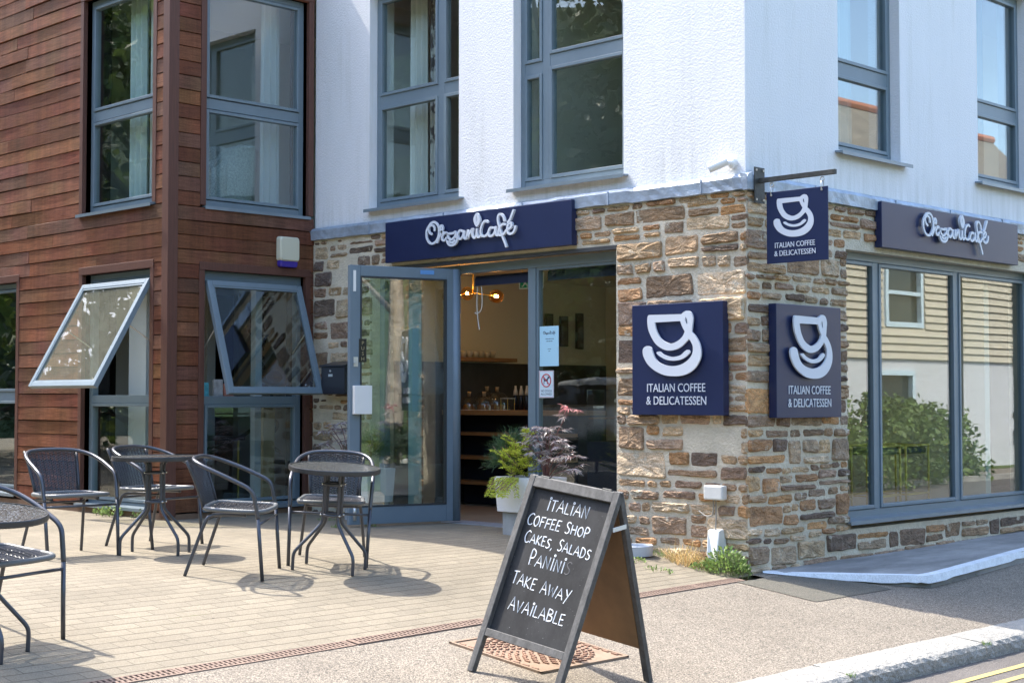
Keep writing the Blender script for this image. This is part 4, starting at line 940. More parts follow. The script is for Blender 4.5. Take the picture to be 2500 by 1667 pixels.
mb = MB(); mb.box(-.345, -.168, .03, .10, .352, .462, TF1); mb.build('cover', M('weathered_plastic', (.66, .66, .63), .45, vary=.1), eb, recalc=True, bevel=.012)
mb = MB(); mb.tube([TF1(-.262, .05, .352), TF1(-.262, .05, .20), TF1(-.264, .055, .10)], .0055, 6); mb.tube(smooth_path([TF1(-.285, .05, .352), TF1(-.287, .05, .28), TF1(-.30, .05, .235), TF1(-.36, .05, .225), TF1(-.43, .045, .26)], 4), .0055, 6); mb.build('cable', M('cable_grey', (.30, .28, .25), .5), eb)
lw = thing('cable_cover', (-.25, -.05, -.1), 'white sloping plastic cover at the wall foot above dry grass', 'cable cover')
mb = MB(); mb.hexa([TF1(*q) for q in ((-.345, .01, -.05), (-.17, .01, -.19), (-.17, .18, -.19), (-.255, .18, -.05), (-.335, .01, .135), (-.205, .01, .135), (-.215, .075, .12), (-.325, .075, .12))])
mb.build('cover', bpy.data.materials['weathered_plastic'], lw, recalc=True, bevel=.008)
bw = thing('dog_bowl', (-.86, -.30, ground_z(-.86)), 'round grey dog bowl on the paving by the stone wall', 'dog bowl')
mb = MB(); mb.lathe([(.001, .012), (.10, .012), (.112, .08), (.122, .082), (.128, .075), (.122, .0), (.001, .0)], 28, (-.86, -.27, ground_z(-.86)), cap=False); mb.build('bowl', M('bowl_grey', (.46, .49, .54), .5), bw, recalc=True)
# notices on the fixed pane
m_paper = M('pale_blue_paper', (.42, .68, .82), .7); m_ink = M('dark_ink', (.04, .05, .09), .6)
nt_ = thing('paper_notice', (-2.18, .14, 1.42), 'pale blue printed notice taped to the fixed pane beside the doorway', 'notice')
TN = lambda u, d, z: TF1(u, d - .135, z)
mb = MB(); mb.box(-2.295, -2.07, 0, .0025, 1.40, 1.745, TN); pap = mb.build('paper', m_paper, nt_, recalc=True)
mb = script_mb(lambda x, y, z: TN(-2.18 + x, .0028 + z * .05, 1.685 + y), .125, .013, .0, 5); mb.build('printing', m_ink, pap)
mb = MB()
for body, z, k in (('opening times', 1.632, .016), ('see inside', 1.612, .016), ('please', 1.545, .014), ('ask', 1.527, .014)):
    rg = random.Random(int(z * 1000)); w = len(body) * k * .42; u = -2.18 - w / 2
    while u < -2.18 + w / 2: q = rg.uniform(.004, .012); mb.box(u, u + q, .0025, .0028, z, z + k * .4, TN); u += q + .003
mb.build('printing', m_ink, pap)
nd = thing('no_dogs_sign', (-2.22, .14, 1.13), 'white sign with a crossed out dog and lettering on the fixed pane', 'sign')
mb = MB(); mb.box(-2.302, -2.128, 0, .003, 1.128, 1.362, TN); pl = mb.build('plate', M('white_sticker', (.66, .78, .84), .4), nd, recalc=True)
m_red = M('sign_red', (.55, .04, .05), .4)
mb = MB(); cx, cz, rr = -2.215, 1.277, .054
mb.tube([TN(cx + rr * math.cos(a), .0035, cz + rr * math.sin(a)) for a in [2 * math.pi * i / 36 for i in range(36)]], .0052, 5, closed=True); mb.tube([TN(cx - .038, .004, cz + .038), TN(cx + .038, .004, cz - .038)], .0048, 5)
for (a, b2, c_, d_) in ((-2.298, -2.132, 1.355, 1.358), (-2.298, -2.132, 1.132, 1.135), (-2.298, -2.295, 1.132, 1.358), (-2.135, -2.132, 1.132, 1.358)): mb.box(a, b2, .003, .0034, c_, d_, TN)
mb.build('prohibition_ring', m_red, pl)
dog = [(-.034, -.034), (-.026, -.034), (-.024, -.008), (.008, -.008), (.010, -.034), (.018, -.034), (.018, .004), (.028, .018), (.042, .020), (.040, .030), (.028, .036), (.022, .040), (.018, .030), (.010, .014), (-.022, .012), (-.036, .024), (-.040, .022), (-.030, .004)]
mb = MB(); merge(mb, shape_mb([dog], .0004), lambda x, y, z: TN(cx + x * .95, .0034 + z, cz + y * .95))
for body, z in (('NO DOGS', 1.178), ('ALLOWED', 1.150)): merge(mb, text_mb(body, .028, extrude=.0004), lambda x, y, zz: TN(cx + x, .0034 + zz, z + y))
mb.build('lettering', m_ink, pl)
# ================================================================== PLANTS
def leafmat(name, col, vary=.35, rough=.5, trans=.25):
    m, nt, b = nodes_of(name); b.inputs['Roughness'].default_value = rough
    a = nt.nodes.new('ShaderNodeAttribute'); a.attribute_name = 'Col'
    c = mixc(nt, 1., a.outputs['Color'], col, 'MULTIPLY'); link(nt, c, b.inputs['Base Color'])
    out = nt.nodes['Material Output']; t = nt.nodes.new('ShaderNodeBsdfTranslucent'); link(nt, c, t.inputs['Color'])
    mx = nt.nodes.new('ShaderNodeMixShader'); mx.inputs['Fac'].default_value = trans
    link(nt, b.outputs[0], mx.inputs[1]); link(nt, t.outputs[0], mx.inputs[2]); link(nt, mx.outputs[0], out.inputs['Surface']); return m
def rvec(rg):
    while True:
        v = Vector((rg.uniform(-1, 1), rg.uniform(-1, 1), rg.uniform(-1, 1)))
        if .05 < v.length < 1: return v.normalized()
def blade(mb, p, d, L, w, rg, bend=.0, side=None, seg=2):
    d = Vector(d).normalized(); s = (Vector(side) if side else d.cross(rvec(rg))).normalized() * w / 2; up = Vector((0, 0, 1)); prev = None; p = Vector(p)
    for i in range(seg + 1):
        t = i / seg; q = p + d * L * t - up * bend * L * t * t; k = (1 - t) ** .6 if t > .4 else .75 + t * .6
        if i == seg: ids = (mb.pt(q),)
        else: ids = (mb.pt(q - s * k), mb.pt(q + s * k))
        if prev:
            if len(ids) == 2: mb.face((prev[0], prev[1], ids[1], ids[0]))
            else: mb.face((prev[0], prev[1], ids[0]))
        prev = ids
def shade(mb, rg, a=.7, b=1.3, tint=(1, 1, 1)): k = rg.uniform(a, b); mb.cur = tuple(k * t * rg.uniform(.93, 1.07) for t in tint)
m_conifer = leafmat('feathery_green', (.085, .155, .065)); m_gold = leafmat('golden_green', (.52, .58, .08), trans=.4)
m_elder = leafmat('dark_purple_leaf', (.36, .315, .305), rough=.28, trans=.1); m_stem = M('plum_stem', (.19, .09, .085), .6); m_pot = M('white_pot', (.80, .80, .81), .55, vary=.05)
m_soil = M('soil', (.06, .045, .03), .95)
def conifer(name, c, rx, rz, n, label, group=None, mat=None, seed=1):
    rg = random.Random(seed); r = thing(name, (c[0], c[1], c[2] - rz), label, 'plant', group); mb = MB()
    for i in range(n):
        d = rvec(rg); d.z = abs(d.z) * 1.1 - .35; q = Vector((c[0] + d.x * rx * .35, c[1] + d.y * rx * .35, c[2] + d.z * rz * .35 - .05)); kk = rg.uniform(.55, 1.05); end = Vector((c[0] + d.x * rx * kk, c[1] + d.y * rx * kk, c[2] + d.z * rz * kk)) + rvec(rg) * .05
        shade(mb, rg, .55, 1.35)
        ax = (end - q); L = ax.length
        blade(mb, q, ax + Vector((0, 0, .05)), L, .006, rg, .1)
        for k in range(7):
            t = .35 + .65 * k / 7; b = q + ax * t; dd = (ax.normalized() + rvec(rg) * .9 + Vector((0, 0, .25)))
            blade(mb, b, dd, rg.uniform(.028, .06), .0045, rg, .05, seg=1)
    mb.build('foliage', mat or m_conifer, r, attr=True)
    st = MB(); st.tube([(c[0], c[1], c[2] - rz * 1.1), (c[0] + .01, c[1], c[2])], .014, 8); st.build('stem', m_stem, r); return r
def golden(c, top, label, seed=5):
    rg = random.Random(seed); r = thing('golden_cypress', (c[0], c[1], c[2]), label, 'plant'); mb = MB(); st = MB()
    sprays = []
    for i in range(26): sprays.append((rg.uniform(-.12, .10), rg.uniform(-.13, .05), rg.uniform(.02, .22), rg.uniform(.14, .24), rg.uniform(-.5, .35)))
    for i in range(6): sprays.append((rg.uniform(-.05, .05), rg.uniform(-.03, .03), .20 + i * .028, .22 - i * .012, rg.uniform(-.15, .15)))
    for i in range(13): sprays.append((rg.uniform(-.17, .12), -.13, .02, .19, -1.3))
    for (ox, oy, oz, L, droop) in sprays:
        a = rg.uniform(0, 6.28) if droop > -1 else rg.uniform(3.6, 5.8)
        d = Vector((math.cos(a) * .75, math.sin(a) * .75, .75 + droop)).normalized(); p0 = Vector((c[0] + ox, c[1] + oy, c[2] + oz))
        st.tube([p0, p0 + d * L * .9], .0022, 5); sd = d.cross(Vector((0, 0, 1))).normalized(); 
        for k in range(11):
            t = k / 11; q = p0 + d * L * t - Vector((0, 0, .05 * t * t)); w = .055 * (1 - t * .75)
            for s in (-1, 1):
                bd = (d * .75 + sd * s + rvec(rg) * .2).normalized()
                for j in range(4):
                    shade(mb, rg, .65, 1.4, (1., 1., 1.)); b = q + bd * w * j / 4
                    blade(mb, b, bd + rvec(rg) * .55, .026, .013, rg, .1, seg=1)
    mb.build('foliage', m_gold, r, attr=True); st.build('stem', m_stem, r); return r
def elder(c, label, seed=9, stems=None, scale=1., group=None):
    rg = random.Random(seed); r = thing('dark_elder', tuple(c), label, 'plant', group); mb = MB(); st = MB(); C_ = Vector(c)
    for (dx, dy, h) in stems:
        top = C_ + Vector((dx, dy, h)); mid = C_ + Vector((dx * .4, dy * .4, h * .62)); path = smooth_path([C_, mid, top], 6); st.tube(path, [.006 - .003 * i / len(path) for i in range(len(path))], 6)
        nodes = [(1., 5), (.84, 2), (.66, 2)] if h > .3 else [(1., 5), (.75, 2)]
        for t, m in nodes:
            p = path[min(len(path) - 1, int(t * (len(path) - 1)))]
            for k in range(m):
                a = rg.uniform(0, 6.28); d = Vector((math.cos(a), math.sin(a), rg.uniform(-.25, .45))).normalized(); L = rg.uniform(.07, .12) * scale; e = p + d * L
                st.tube([p, e], .0018, 4)
                sd = d.cross(Vector((0, 0, 1))).normalized()
                for q in range(4):
                    tt = .35 + .65 * q / 3; b = p + d * L * tt
                    for s in ((-1, 1) if q < 3 else (0,)):
                        ld = (d * .8 + sd * s * .9 + Vector((0, 0, -.15)) + rvec(rg) * .15).normalized(); LL = rg.uniform(.045, .075) * scale
                        red = t > .95 and h > .45
                        shade(mb, rg, .5, 1.7, (1.5, .75, .75) if red else (1, 1, 1))
                        for z in range(2):   # finely cut leaflet
                            blade(mb, b, ld + rvec(rg) * .35, LL * (1 - .2 * z), .0085 * scale, rg, .25, seg=2)
    mb.build('foliage', m_elder, r, attr=True); st.build('stem', m_stem, r, smooth=True); return r
def pot(x0, x1, y0, y1, z0, z1, zb, label):
    p = thing('planter', ((x0 + x1) / 2, (y0 + y1) / 2, zb), label, 'planter', 'white planters beside the door'); t = .03
    mb = MB(); 
    def ring(x0, x1, y0, y1, z): return [mb.pt(q) for q in ((x0, y0, z), (x1, y0, z), (x1, y1, z), (x0, y1, z))]
    tp = .018; A = ring(x0 + tp, x1 - tp, y0 + tp, y1 - tp, z0); B = ring(x0, x1, y0, y1, z1); C_ = ring(x0 + t, x1 - t, y0 + t, y1 - t, z1); D = ring(x0 + t, x1 - t, y0 + t, y1 - t, z1 - .05)
    for P_, Q in ((A, B), (B, C_), (C_, D)):
        for i in range(4): mb.face((P_[i], P_[(i + 1) % 4], Q[(i + 1) % 4], Q[i]))
    mb.face(A[::-1]); mb.build('pot', m_pot, p, recalc=True, bevel=.006)
    mb = MB(); mb.box(x0 + t, x1 - t, y0 + t, y1 - t, z1 - .07, z1 - .045); mb.build('soil', m_soil, p)
    mb = MB(); mb.box(x0 + .05, x1 - .05, y0 + .05, y1 - .05, zb, z0); mb.build('plinth', M('concrete_plinth', (.36, .37, .37), .8, vary=.25), p, bevel=.004, recalc=True); return p
pot(-2.215, -1.70, -.50, -.16, .185, .475, ground_z(-1.95) - .02, 'white square planter on a grey block right of the doorway behind the chalkboard')
conifer('feathery_conifer', (-2.13, -.36, .66), .25, .32, 620, 'dark feathery green conifer at the left of the right hand planter', seed=3)
golden((-1.97, -.43, .46), .95, 'yellow green golden cypress spilling over the front of the right hand planter')
elder((-1.78, -.33, .44), 'dark purple cut leaf elder with red shoots in the right hand planter', seed=12,
      stems=[(.30, -.02, .60), (.10, -.05, .43), (.0, -.10, .36), (.17, -.08, .34), (.26, -.06, .28), (-.10, -.04, .42), (.06, -.16, .24), (.2, -.16, .20), (.36, -.08, .12), (.42, -.12, .22), (.12, -.12, .44), (-.06, -.14, .30)])
pot(-4.30, -3.86, -.50, -.16, .17, .48, -.02, 'white square planter left of the doorway, seen through the open glass door')
conifer('feathery_conifer', (-4.02, -.34, .68), .24, .27, 300, 'dark feathery green conifer seen through the open glass door', seed=8)
elder((-4.30, -.36, .44), 'dark elder leaves showing against the stone left of the open door', seed=21, stems=[(-.28, -.03, .38), (-.34, .0, .26), (-.18, -.06, .40), (-.40, -.05, .16), (-.24, -.08, .20), (-.1, -.02, .44)])
# weeds
m_weed = leafmat('weed_green', (.20, .29, .085), trans=.35); m_dry = leafmat('dry_grass', (.58, .43, .20), trans=.3)
def leafclump(name, cx, cy, r, h, n, label, seed, zb=None, mat=None, lw=.018, cat='weeds'):
    rg = random.Random(seed); z0 = ground_z(cx) if zb is None else zb; t = thing(name, (cx, cy, z0), label, cat); mb = MB(); st = MB()
    for i in range(n):
        a = rg.uniform(0, 6.28); q = r * math.sqrt(rg.random()); x, y = cx + q * math.cos(a), cy + q * math.sin(a) * .7; hh = h * (1 - (q / r) ** 2 * .75) * rg.uniform(.25, 1); zg = ground_z(x) if zb is None else zb
        shade(mb, rg, .55, 1.5); d = Vector((math.cos(a) * .7, math.sin(a) * .7, rg.uniform(.1, 1.))).normalized(); p = Vector((x, y, zg + hh)); s = d.cross(rvec(rg)).normalized(); L = lw * rg.uniform(1.2, 2.2)
        ids = [mb.pt(p), mb.pt(p + d * L * .4 + s * lw * .55), mb.pt(p + d * L), mb.pt(p + d * L * .4 - s * lw * .55)]; mb.face(ids)
        if i % 3 == 0: st.tube([(x, y, zg - .01), p], .0015, 4)
    mb.build('leaves', mat or m_weed, t, attr=True); st.build('stems', M('weed_stem', (.2, .22, .08), .7) if 'weed_stem' not in bpy.data.materials else bpy.data.materials['weed_stem'], t); return t
def grasstuft(name, cx, cy, r, h, n, label, seed, mat, w=.004, cat='grass tuft', lean=.5):
    rg = random.Random(seed); t = thing(name, (cx, cy, ground_z(cx)), label, cat); mb = MB()
    for i in range(n):
        a = rg.uniform(0, 6.28); q = r * math.sqrt(rg.random()); x, y = cx + q * math.cos(a), cy + q * math.sin(a) * .6; shade(mb, rg, .6, 1.4)
        blade(mb, (x, y, ground_z(x) - .004), (rg.uniform(-lean, lean), rg.uniform(-lean, lean), 1), h * rg.uniform(.35, 1), w, rg, rg.uniform(.1, .6), seg=3)
    mb.build('blades', mat, t, attr=True); return t
leafclump('weed_clump', -.07, -.17, .19, .20, 620, 'bushy green weeds growing at the foot of the stone corner', 3)
leafclump('weed_clump', -.22, -.24, .12, .08, 180, 'low bright green weeds left of the bushy clump at the corner', 4, lw=.012)
grasstuft('dry_grass', -.42, -.15, .20, .30, 260, 'dry straw coloured grass below the white plastic cover', 5, m_dry, .006, lean=.8)
grasstuft('dry_grass', -.62, -.12, .10, .26, 60, 'thin dry grass left of the white plastic cover', 6, m_dry, .004, lean=.6)
grasstuft('grass_tuft', -.80, -.10, .13, .12, 70, 'green grass tuft between the dog bowl and the dry grass', 7, m_weed, .004)
leafclump('small_weed', -.70, -.48, .10, .03, 60, 'tiny green weed in the paving joints before the dry grass', 8, lw=.012)
leafclump('small_weed', -.35, -.62, .12, .03, 60, 'tiny green weed in the paving beside the drain grating', 9, lw=.012)
leafclump('small_weed', -6.35, -1.76, .10, .10, 70, 'pale green weed at the foot of the brown boards, left one', 10, lw=.018)
leafclump('small_weed', -6.08, -1.80, .12, .12, 90, 'pale green weed at the foot of the brown boards behind the left chair', 11, lw=.02)
leafclump('small_weed', -5.62, -1.80, .07, .09, 50, 'small pale weed by the brown corner post', 12, lw=.015)
grasstuft('grass_tuft', -3.62, -1.05, .06, .08, 40, 'small grass tuft at the foot of the open door', 13, m_weed, .004)
grasstuft('grass_tuft', -3.5, -.75, .08, .06, 40, 'short grass tuft under the middle of the open door', 14, m_weed, .004)
grasstuft('grass_tuft', -4.3, -.62, .12, .07, 50, 'grass tufts in the shade before the stone wall behind the chair', 15, m_weed, .004)
grasstuft('grass_tuft', .78, 1.85, .10, .05, 50, 'grass growing along the white painted edge on the right', 16, m_weed, .004)
grasstuft('grass_tuft', 2.12, -1.965, .03, .05, 26, 'grass in the nearest kerb joint', 17, m_weed, .004)
grasstuft('grass_tuft', 2.13, -.42, .03, .06, 22, 'grass in the kerb joint by the shadow edge', 18, m_weed, .004)
# ================================================================== INSIDE THE BUILDINGS
m_navyfab = M('navy_panel', (.012, .016, .032), .5); m_oak = M('oak_edge', (.30, .15, .06), .45, vary=.25, vscale=3, stretch=(1.5, 12, 12)); m_gold_ = M('brass', (.72, .50, .13), .35, metal=.35)
m_wood_top = M('counter_top', (.34, .19, .085), .4, vary=.2)
ct = thing('shop_counter', (-4.6, 1.9, 0), 'dark counter with three wooden shelf edges inside the doorway', 'counter')
mb = MB(); mb.box(-5.15, -3.48, 1.92, 2.3, .0, .95); mb.build('body', m_navyfab, ct)
mb = MB(); mb.box(-5.18, -3.46, 1.62, 2.34, .95, 1.0); mb.build('worktop', m_wood_top, ct, recalc=True, bevel=.004)
for z in (.22, .485, .735):
    mb = MB(); mb.box(-5.15, -3.48, 1.66, 1.918, z, z + .035); mb.build('shelf', m_oak, ct)
sh = thing('wall_shelf', (-5.1, 2.2, 1.56), 'wooden wall shelf with cups behind the counter', 'shelf')
mb = MB(); mb.box(-5.188, -4.96, 1.70, 2.55, 1.525, 1.565); mb.build('board', m_oak, sh)
m_cup = M('cup_white', (.55, .52, .46), .4)
for i in range(6):
    y = 1.80 + i * .088; mb = MB(); mb.lathe([(.001, 0), (.026, 0), (.040, .04), (.043, .075), (.040, .075), (.024, .006), (.001, .006)], 14, (-5.04, y, 1.5655), cap=False); tag(mb.build('cup', m_cup, None, smooth=True, recalc=True), 'pale cup in the row on the wall shelf behind the counter', 'cup', 'cups on the wall shelf')
m_clear = glass_mat('clear_glass', (.93, .95, .95), .10); m_cork = M('cork', (.40, .28, .17), .8)
def dome(x, y, r, h, lab):
    t = thing('cake_dome', (x, y, 1.0), lab, 'cake dome', 'glass cake domes on the counter'); mb = MB(); mb.lathe([(r, 0), (r, h * .35), (r * .9, h * .65), (r * .62, h * .9), (r * .2, h), (.001, h)], 24, (x, y, 1.006), cap=False); mb.build('cover', m_clear, t, smooth=True)
    mb = MB(); mb.lathe([(.001, 0), (.016, 0), (.02, .03), (.024, .05), (.001, .05)], 12, (x, y, 1.006 + h), cap=False); mb.build('knob', m_cork, t, smooth=True)
    mb = MB(); mb.lathe([(.001, 0), (r * 1.02, 0), (r * 1.02, .006), (.001, .006)], 24, (x, y, 1.0), cap=False); mb.build('plate', m_cup, t); mb = MB(); mb.lathe([(.001, 0), (r * .7, 0), (r * .62, .05), (.001, .06)], 16, (x, y, 1.007), cap=False); mb.build('cake', M('cake', (.20, .10, .05), .8), t)
dome(-5.0, 2.12, .15, .20, 'large glass cake dome at the back of the counter'); dome(-4.72, 2.0, .14, .19, 'glass cake dome beside the bottles on the counter'); dome(-4.90, 1.76, .10, .14, 'small glass cake dome at the left front of the counter'); dome(-4.66, 1.75, .11, .14, 'small glass cake dome at the middle front of the counter')
m_bottle = M('dark_bottle', (.02, .025, .04), .15); m_cap = M('bottle_cap', (.72, .70, .66), .5)
for i in range(4):
    x = -4.62 + i * .085; t = thing('bottle', (x, 2.18, 1.0), ('bottle with white cap, leftmost of four on the counter', 'bottle with white cap, second from left on the counter', 'bottle with white cap, third from left on the counter', 'bottle with white cap nearest the door frame')[i], 'bottle', 'white capped bottles on the counter')
    mb = MB(); mb.lathe([(.001, 0), (.03, 0), (.03, .12), (.014, .155), (.014, .17), (.001, .17)], 14, (x, 2.18, 1.0), cap=False); mb.build('glass_body', m_bottle, t, smooth=True)
    mb = MB(); mb.lathe([(.001, .16), (.026, .16), (.022, .20), (.012, .24), (.012, .26), (.001, .26)], 12, (x, 2.18, 1.0), cap=False); mb.build('cap', m_cap, t, smooth=True)
st = thing('cake_stand', (-3.72, 1.78, 1.0), 'small glass cake stand with white top at the end of the counter', 'cake stand')
mb = MB(); mb.lathe([(.001, .12), (.08, .12), (.08, .128), (.001, .128)], 20, (-4.34, 1.78, 1.0), cap=False); mb.build('plate', m_cup, st)
mb = MB()
for a in range(4): q = R(45 + 90 * a); mb.tube([(-4.34 + .07 * math.cos(q), 1.78 + .07 * math.sin(q), 1.), (-4.34 + .07 * math.cos(q), 1.78 + .07 * math.sin(q), 1.12)], .003, 6)
mb.build('leg', m_gold_, st)
# pendant with amber globes
pd = thing('pendant_light', (-4.15, 1.1, 2.46), 'brass ceiling light with amber glass globes inside the doorway', 'ceiling light')
mb = MB(); mb.lathe([(.001, -.025), (.055, -.025), (.06, 0), (.001, 0)], 20, (-4.15, 1.1, 2.455), cap=False); mb.tube([(-4.15, 1.1, 2.43), (-4.15, 1.1, 2.17)], .007, 8)
GL = [(-4.40, 1.00, 2.15), (-4.15, 1.02, 2.17), (-3.93, 1.22, 2.14), (-4.12, 1.38, 2.16)]
for g_ in GL: mb.tube([(-4.15, 1.1, 2.18), (g_[0], g_[1], g_[2])], .005, 6)
mb.build('brass_frame', m_gold_, pd, smooth=True)
m_amber = glass_mat('amber_glass', (.95, .72, .42), .09); m_bulb = emit('bulb_glow', (1., .66, .34), 60)
for g_ in GL:
    mb = MB(); mb.sphere(g_, .068, 18, 12); gb = mb.build('globe', m_amber, pd, smooth=True); mb = MB(); mb.sphere(g_, .014, 10, 8); mb.build('bulb', m_bulb, gb, smooth=True)
# exit sign
ex = thing('exit_sign', (-3.0, .72, 2.25), 'green and white running man exit sign hanging inside the doorway', 'exit sign')
m_green = M('sign_green', (.0, .30, .12), .4); TX = lambda u, d, z: (-2.98 + u, .74 - d, 2.215 + z)
mb = MB(); mb.box(-.16, .16, 0, .006, -.072, .072, TX); pl = mb.build('plate', M('exit_white', (.75, .78, .74), .5), ex, recalc=True)
mb = MB(); mb.box(-.146, -.004, .006, .0065, -.06, .06, TX); mb.box(.008, .146, .006, .0065, -.06, .06, TX); mb.build('symbol', m_green, pl)
man = [(-.10, .045), (-.085, .05), (-.075, .03), (-.06, .01), (-.035, .012), (-.035, .002), (-.062, -.004), (-.07, -.018), (-.05, -.028), (-.045, -.055), (-.055, -.055), (-.062, -.034), (-.085, -.028), (-.105, -.05), (-.125, -.05), (-.125, -.042), (-.108, -.04), (-.095, -.015), (-.098, .01), (-.118, .0), (-.122, .01), (-.10, .028)]
mb = MB(); merge(mb, shape_mb([man], .0004), lambda x, y, z: TX(x, .007 + z, y)); merge(mb, shape_mb([[(-.075, .045), (-.066, .056), (-.055, .05), (-.058, .038), (-.068, .034)]], .0004), lambda x, y, z: TX(x, .007 + z, y)); merge(mb, shape_mb([[(.03, .03), (.05, .03), (.08, -.005), (.08, .03), (.10, .03), (.10, -.045), (.03, -.045), (.03, -.025), (.06, -.025)]], .0004), lambda x, y, z: TX(x, .007 + z, y)); mb.build('running_figure', bpy.data.materials['exit_white'], pl)
mb = MB(); mb.tube([TX(-.12, 0, .07), TX(-.12, 0, .17)], .003, 6); mb.tube([TX(.12, 0, .07), TX(.12, 0, .17)], .003, 6); mb.build('hanger', m_gold_, ex)
m_blind = M('navy_blind', (.012, .02, .06), .6)
for (u0, u1, lab) in ((-3.22, -2.44, 'rolled navy blind across the top of the open doorway'), (-2.30, -1.38, 'rolled navy blind at the top of the fixed pane')):
    t = thing('roller_blind', ((u0 + u1) / 2, .26, 2.2), lab, 'blind'); mb = MB(); mb.tube([(u0, .27, 2.215), (u1, .27, 2.215)], .03, 14); mb.box(u0, u1, .238, .241, 2.15, 2.215); mb.build('roll', m_blind, t)
    if u0 < -3: mb = MB(); mb.tube(smooth_path([(-3.2, .255, 2.22), (-3.205, .25, 2.0), (-3.19, .25, 1.84), (-3.17, .25, 1.75)], 5), .005, 6); mb.tube(smooth_path([(-3.15, .252, 2.18), (-3.135, .25, 2.02), (-3.15, .25, 1.93), (-3.205, .25, 1.90), (-3.23, .25, 1.91)], 5), .005, 6); mb.build('cord', M('white_cord', (.72, .70, .66), .6), t)
tag((lambda m: (m.box(-4.28, -4.10, .36, .375, .02, 2.3), m.build('pale_banner', M('pale_teal_fabric', (.40, .62, .62), .8)))[1])(MB()), 'tall pale teal banner seen through the glass of the open door', 'banner')
# framed pictures on the cafe back wall
m_pf = M('picture_frame_dark', (.05, .035, .03), .5)
for i, (x, z, w, h, lab) in enumerate(((3.29, 1.98, .12, .24, 'small dark framed picture on the cafe back wall, left of three'), (3.54, 1.905, .13, .35, 'tall dark framed picture on the cafe back wall, middle of three'), (3.81, 1.915, .12, .42, 'tall dark framed picture on the cafe back wall, right of three'))):
    t = thing('picture', (-5.19, x, z - h / 2), lab, 'picture'); mb = MB(); mb.box(-5.188, -5.165, x - w / 2, x + w / 2, z - h / 2, z + h / 2); mb.build('frame', m_pf, t); mb = MB(); mb.box(-5.1648, -5.162, x - w / 2 + .015, x + w / 2 - .015, z - h / 2 + .015, z + h / 2 - .015); mb.build('print', M('print_dark', (.14, .11, .10), .6, vary=.6, vscale=14) if i == 0 else bpy.data.materials['print_dark'], t)
# display counter glimpsed through the fixed pane
dc = thing('display_counter', (-2.4, 1.5, 0), 'glass display counter behind the fixed pane', 'counter')
mb = MB(); mb.box(-2.75, -1.55, 1.25, 1.75, .0, .72); mb.build('base', m_navyfab, dc); mb = MB(); mb.box(-2.75, -1.55, 1.25, 1.255, .72, 1.2); mb.box(-2.75, -1.55, 1.25, 1.75, 1.2, 1.206); mb.build('glass_case', m_clear, dc); mb = MB(); mb.box(-2.75, -1.55, 1.27, 1.74, .93, .945); mb.build('shelf', m_oak, dc)
# brass framed stools and navy seats by the side window
for i, (y, lab) in enumerate(((1.75, 'brass framed bar stool inside the side window, nearest the corner'), (2.55, 'brass framed bar stool in the middle pane of the side window, left one'), (3.05, 'brass framed bar stool in the middle pane of the side window, right one'))):
    t = thing('bar_stool', (-.5, y, 0), lab, 'stool', 'brass stools by the side window'); mb = MB(); w = .2
    for a, b in ((-1, -1), (1, -1), (1, 1), (-1, 1)): mb.tube([(-.5 + a * .17, y + b * w, 0), (-.5 + a * .17, y + b * w, .70)], .011, 8)
    for z in (.26, .70):
        mb.tube([(-.67, y - w, z), (-.33, y - w, z), (-.33, y + w, z), (-.67, y + w, z)], .011, 8, closed=True)
    mb.build('brass_frame', m_gold_, t, smooth=True); mb = MB(); mb.box(-.66, -.34, y - .19, y + .19, .62, .69); mb.build('seat', M('navy_velvet', (.015, .03, .085), .8) if i == 0 else bpy.data.materials['navy_velvet'], t, bevel=.02)
sf_ = thing('sofa', (-1.4, 1.9, 0), 'dark navy sofa inside the side window', 'sofa')
mb = MB(); mb.box(-1.8, -1.0, 1.2, 2.4, .1, .45); mb.build('seat', bpy.data.materials['navy_velvet'], sf_, bevel=.05); mb = MB(); mb.box(-2.0, -1.81, 1.2, 2.4, .1, .9); mb.build('backrest', bpy.data.materials['navy_velvet'], sf_, bevel=.05)
m_down = emit('downlight_glow', (1., .80, .52), 22)
for i, (x, y, lab) in enumerate(((-1.3, 2.1, 'glowing ceiling downlight seen in the left pane of the side window'), (-1.5, 3.3, 'glowing ceiling downlight, lower one in the middle pane of the side window'), (-.9, 3.6, 'glowing ceiling downlight, upper one in the middle pane of the side window'), (-3.3, 2.6, 'glowing ceiling downlight inside the doorway'))):
    t = thing('downlight', (x, y, 2.45), lab, 'downlight'); mb = MB(); mb.lathe([(.001, 0), (.035, 0), (.035, .006), (.001, .006)], 16, (x, y, 2.452), cap=False); mb.build('lamp_face', m_down, t); mb = MB(); mb.lathe([(.036, 0), (.05, 0), (.05, .008), (.036, .008)], 20, (x, y, 2.451), cap=False); mb.build('trim_ring', m_cup, t)
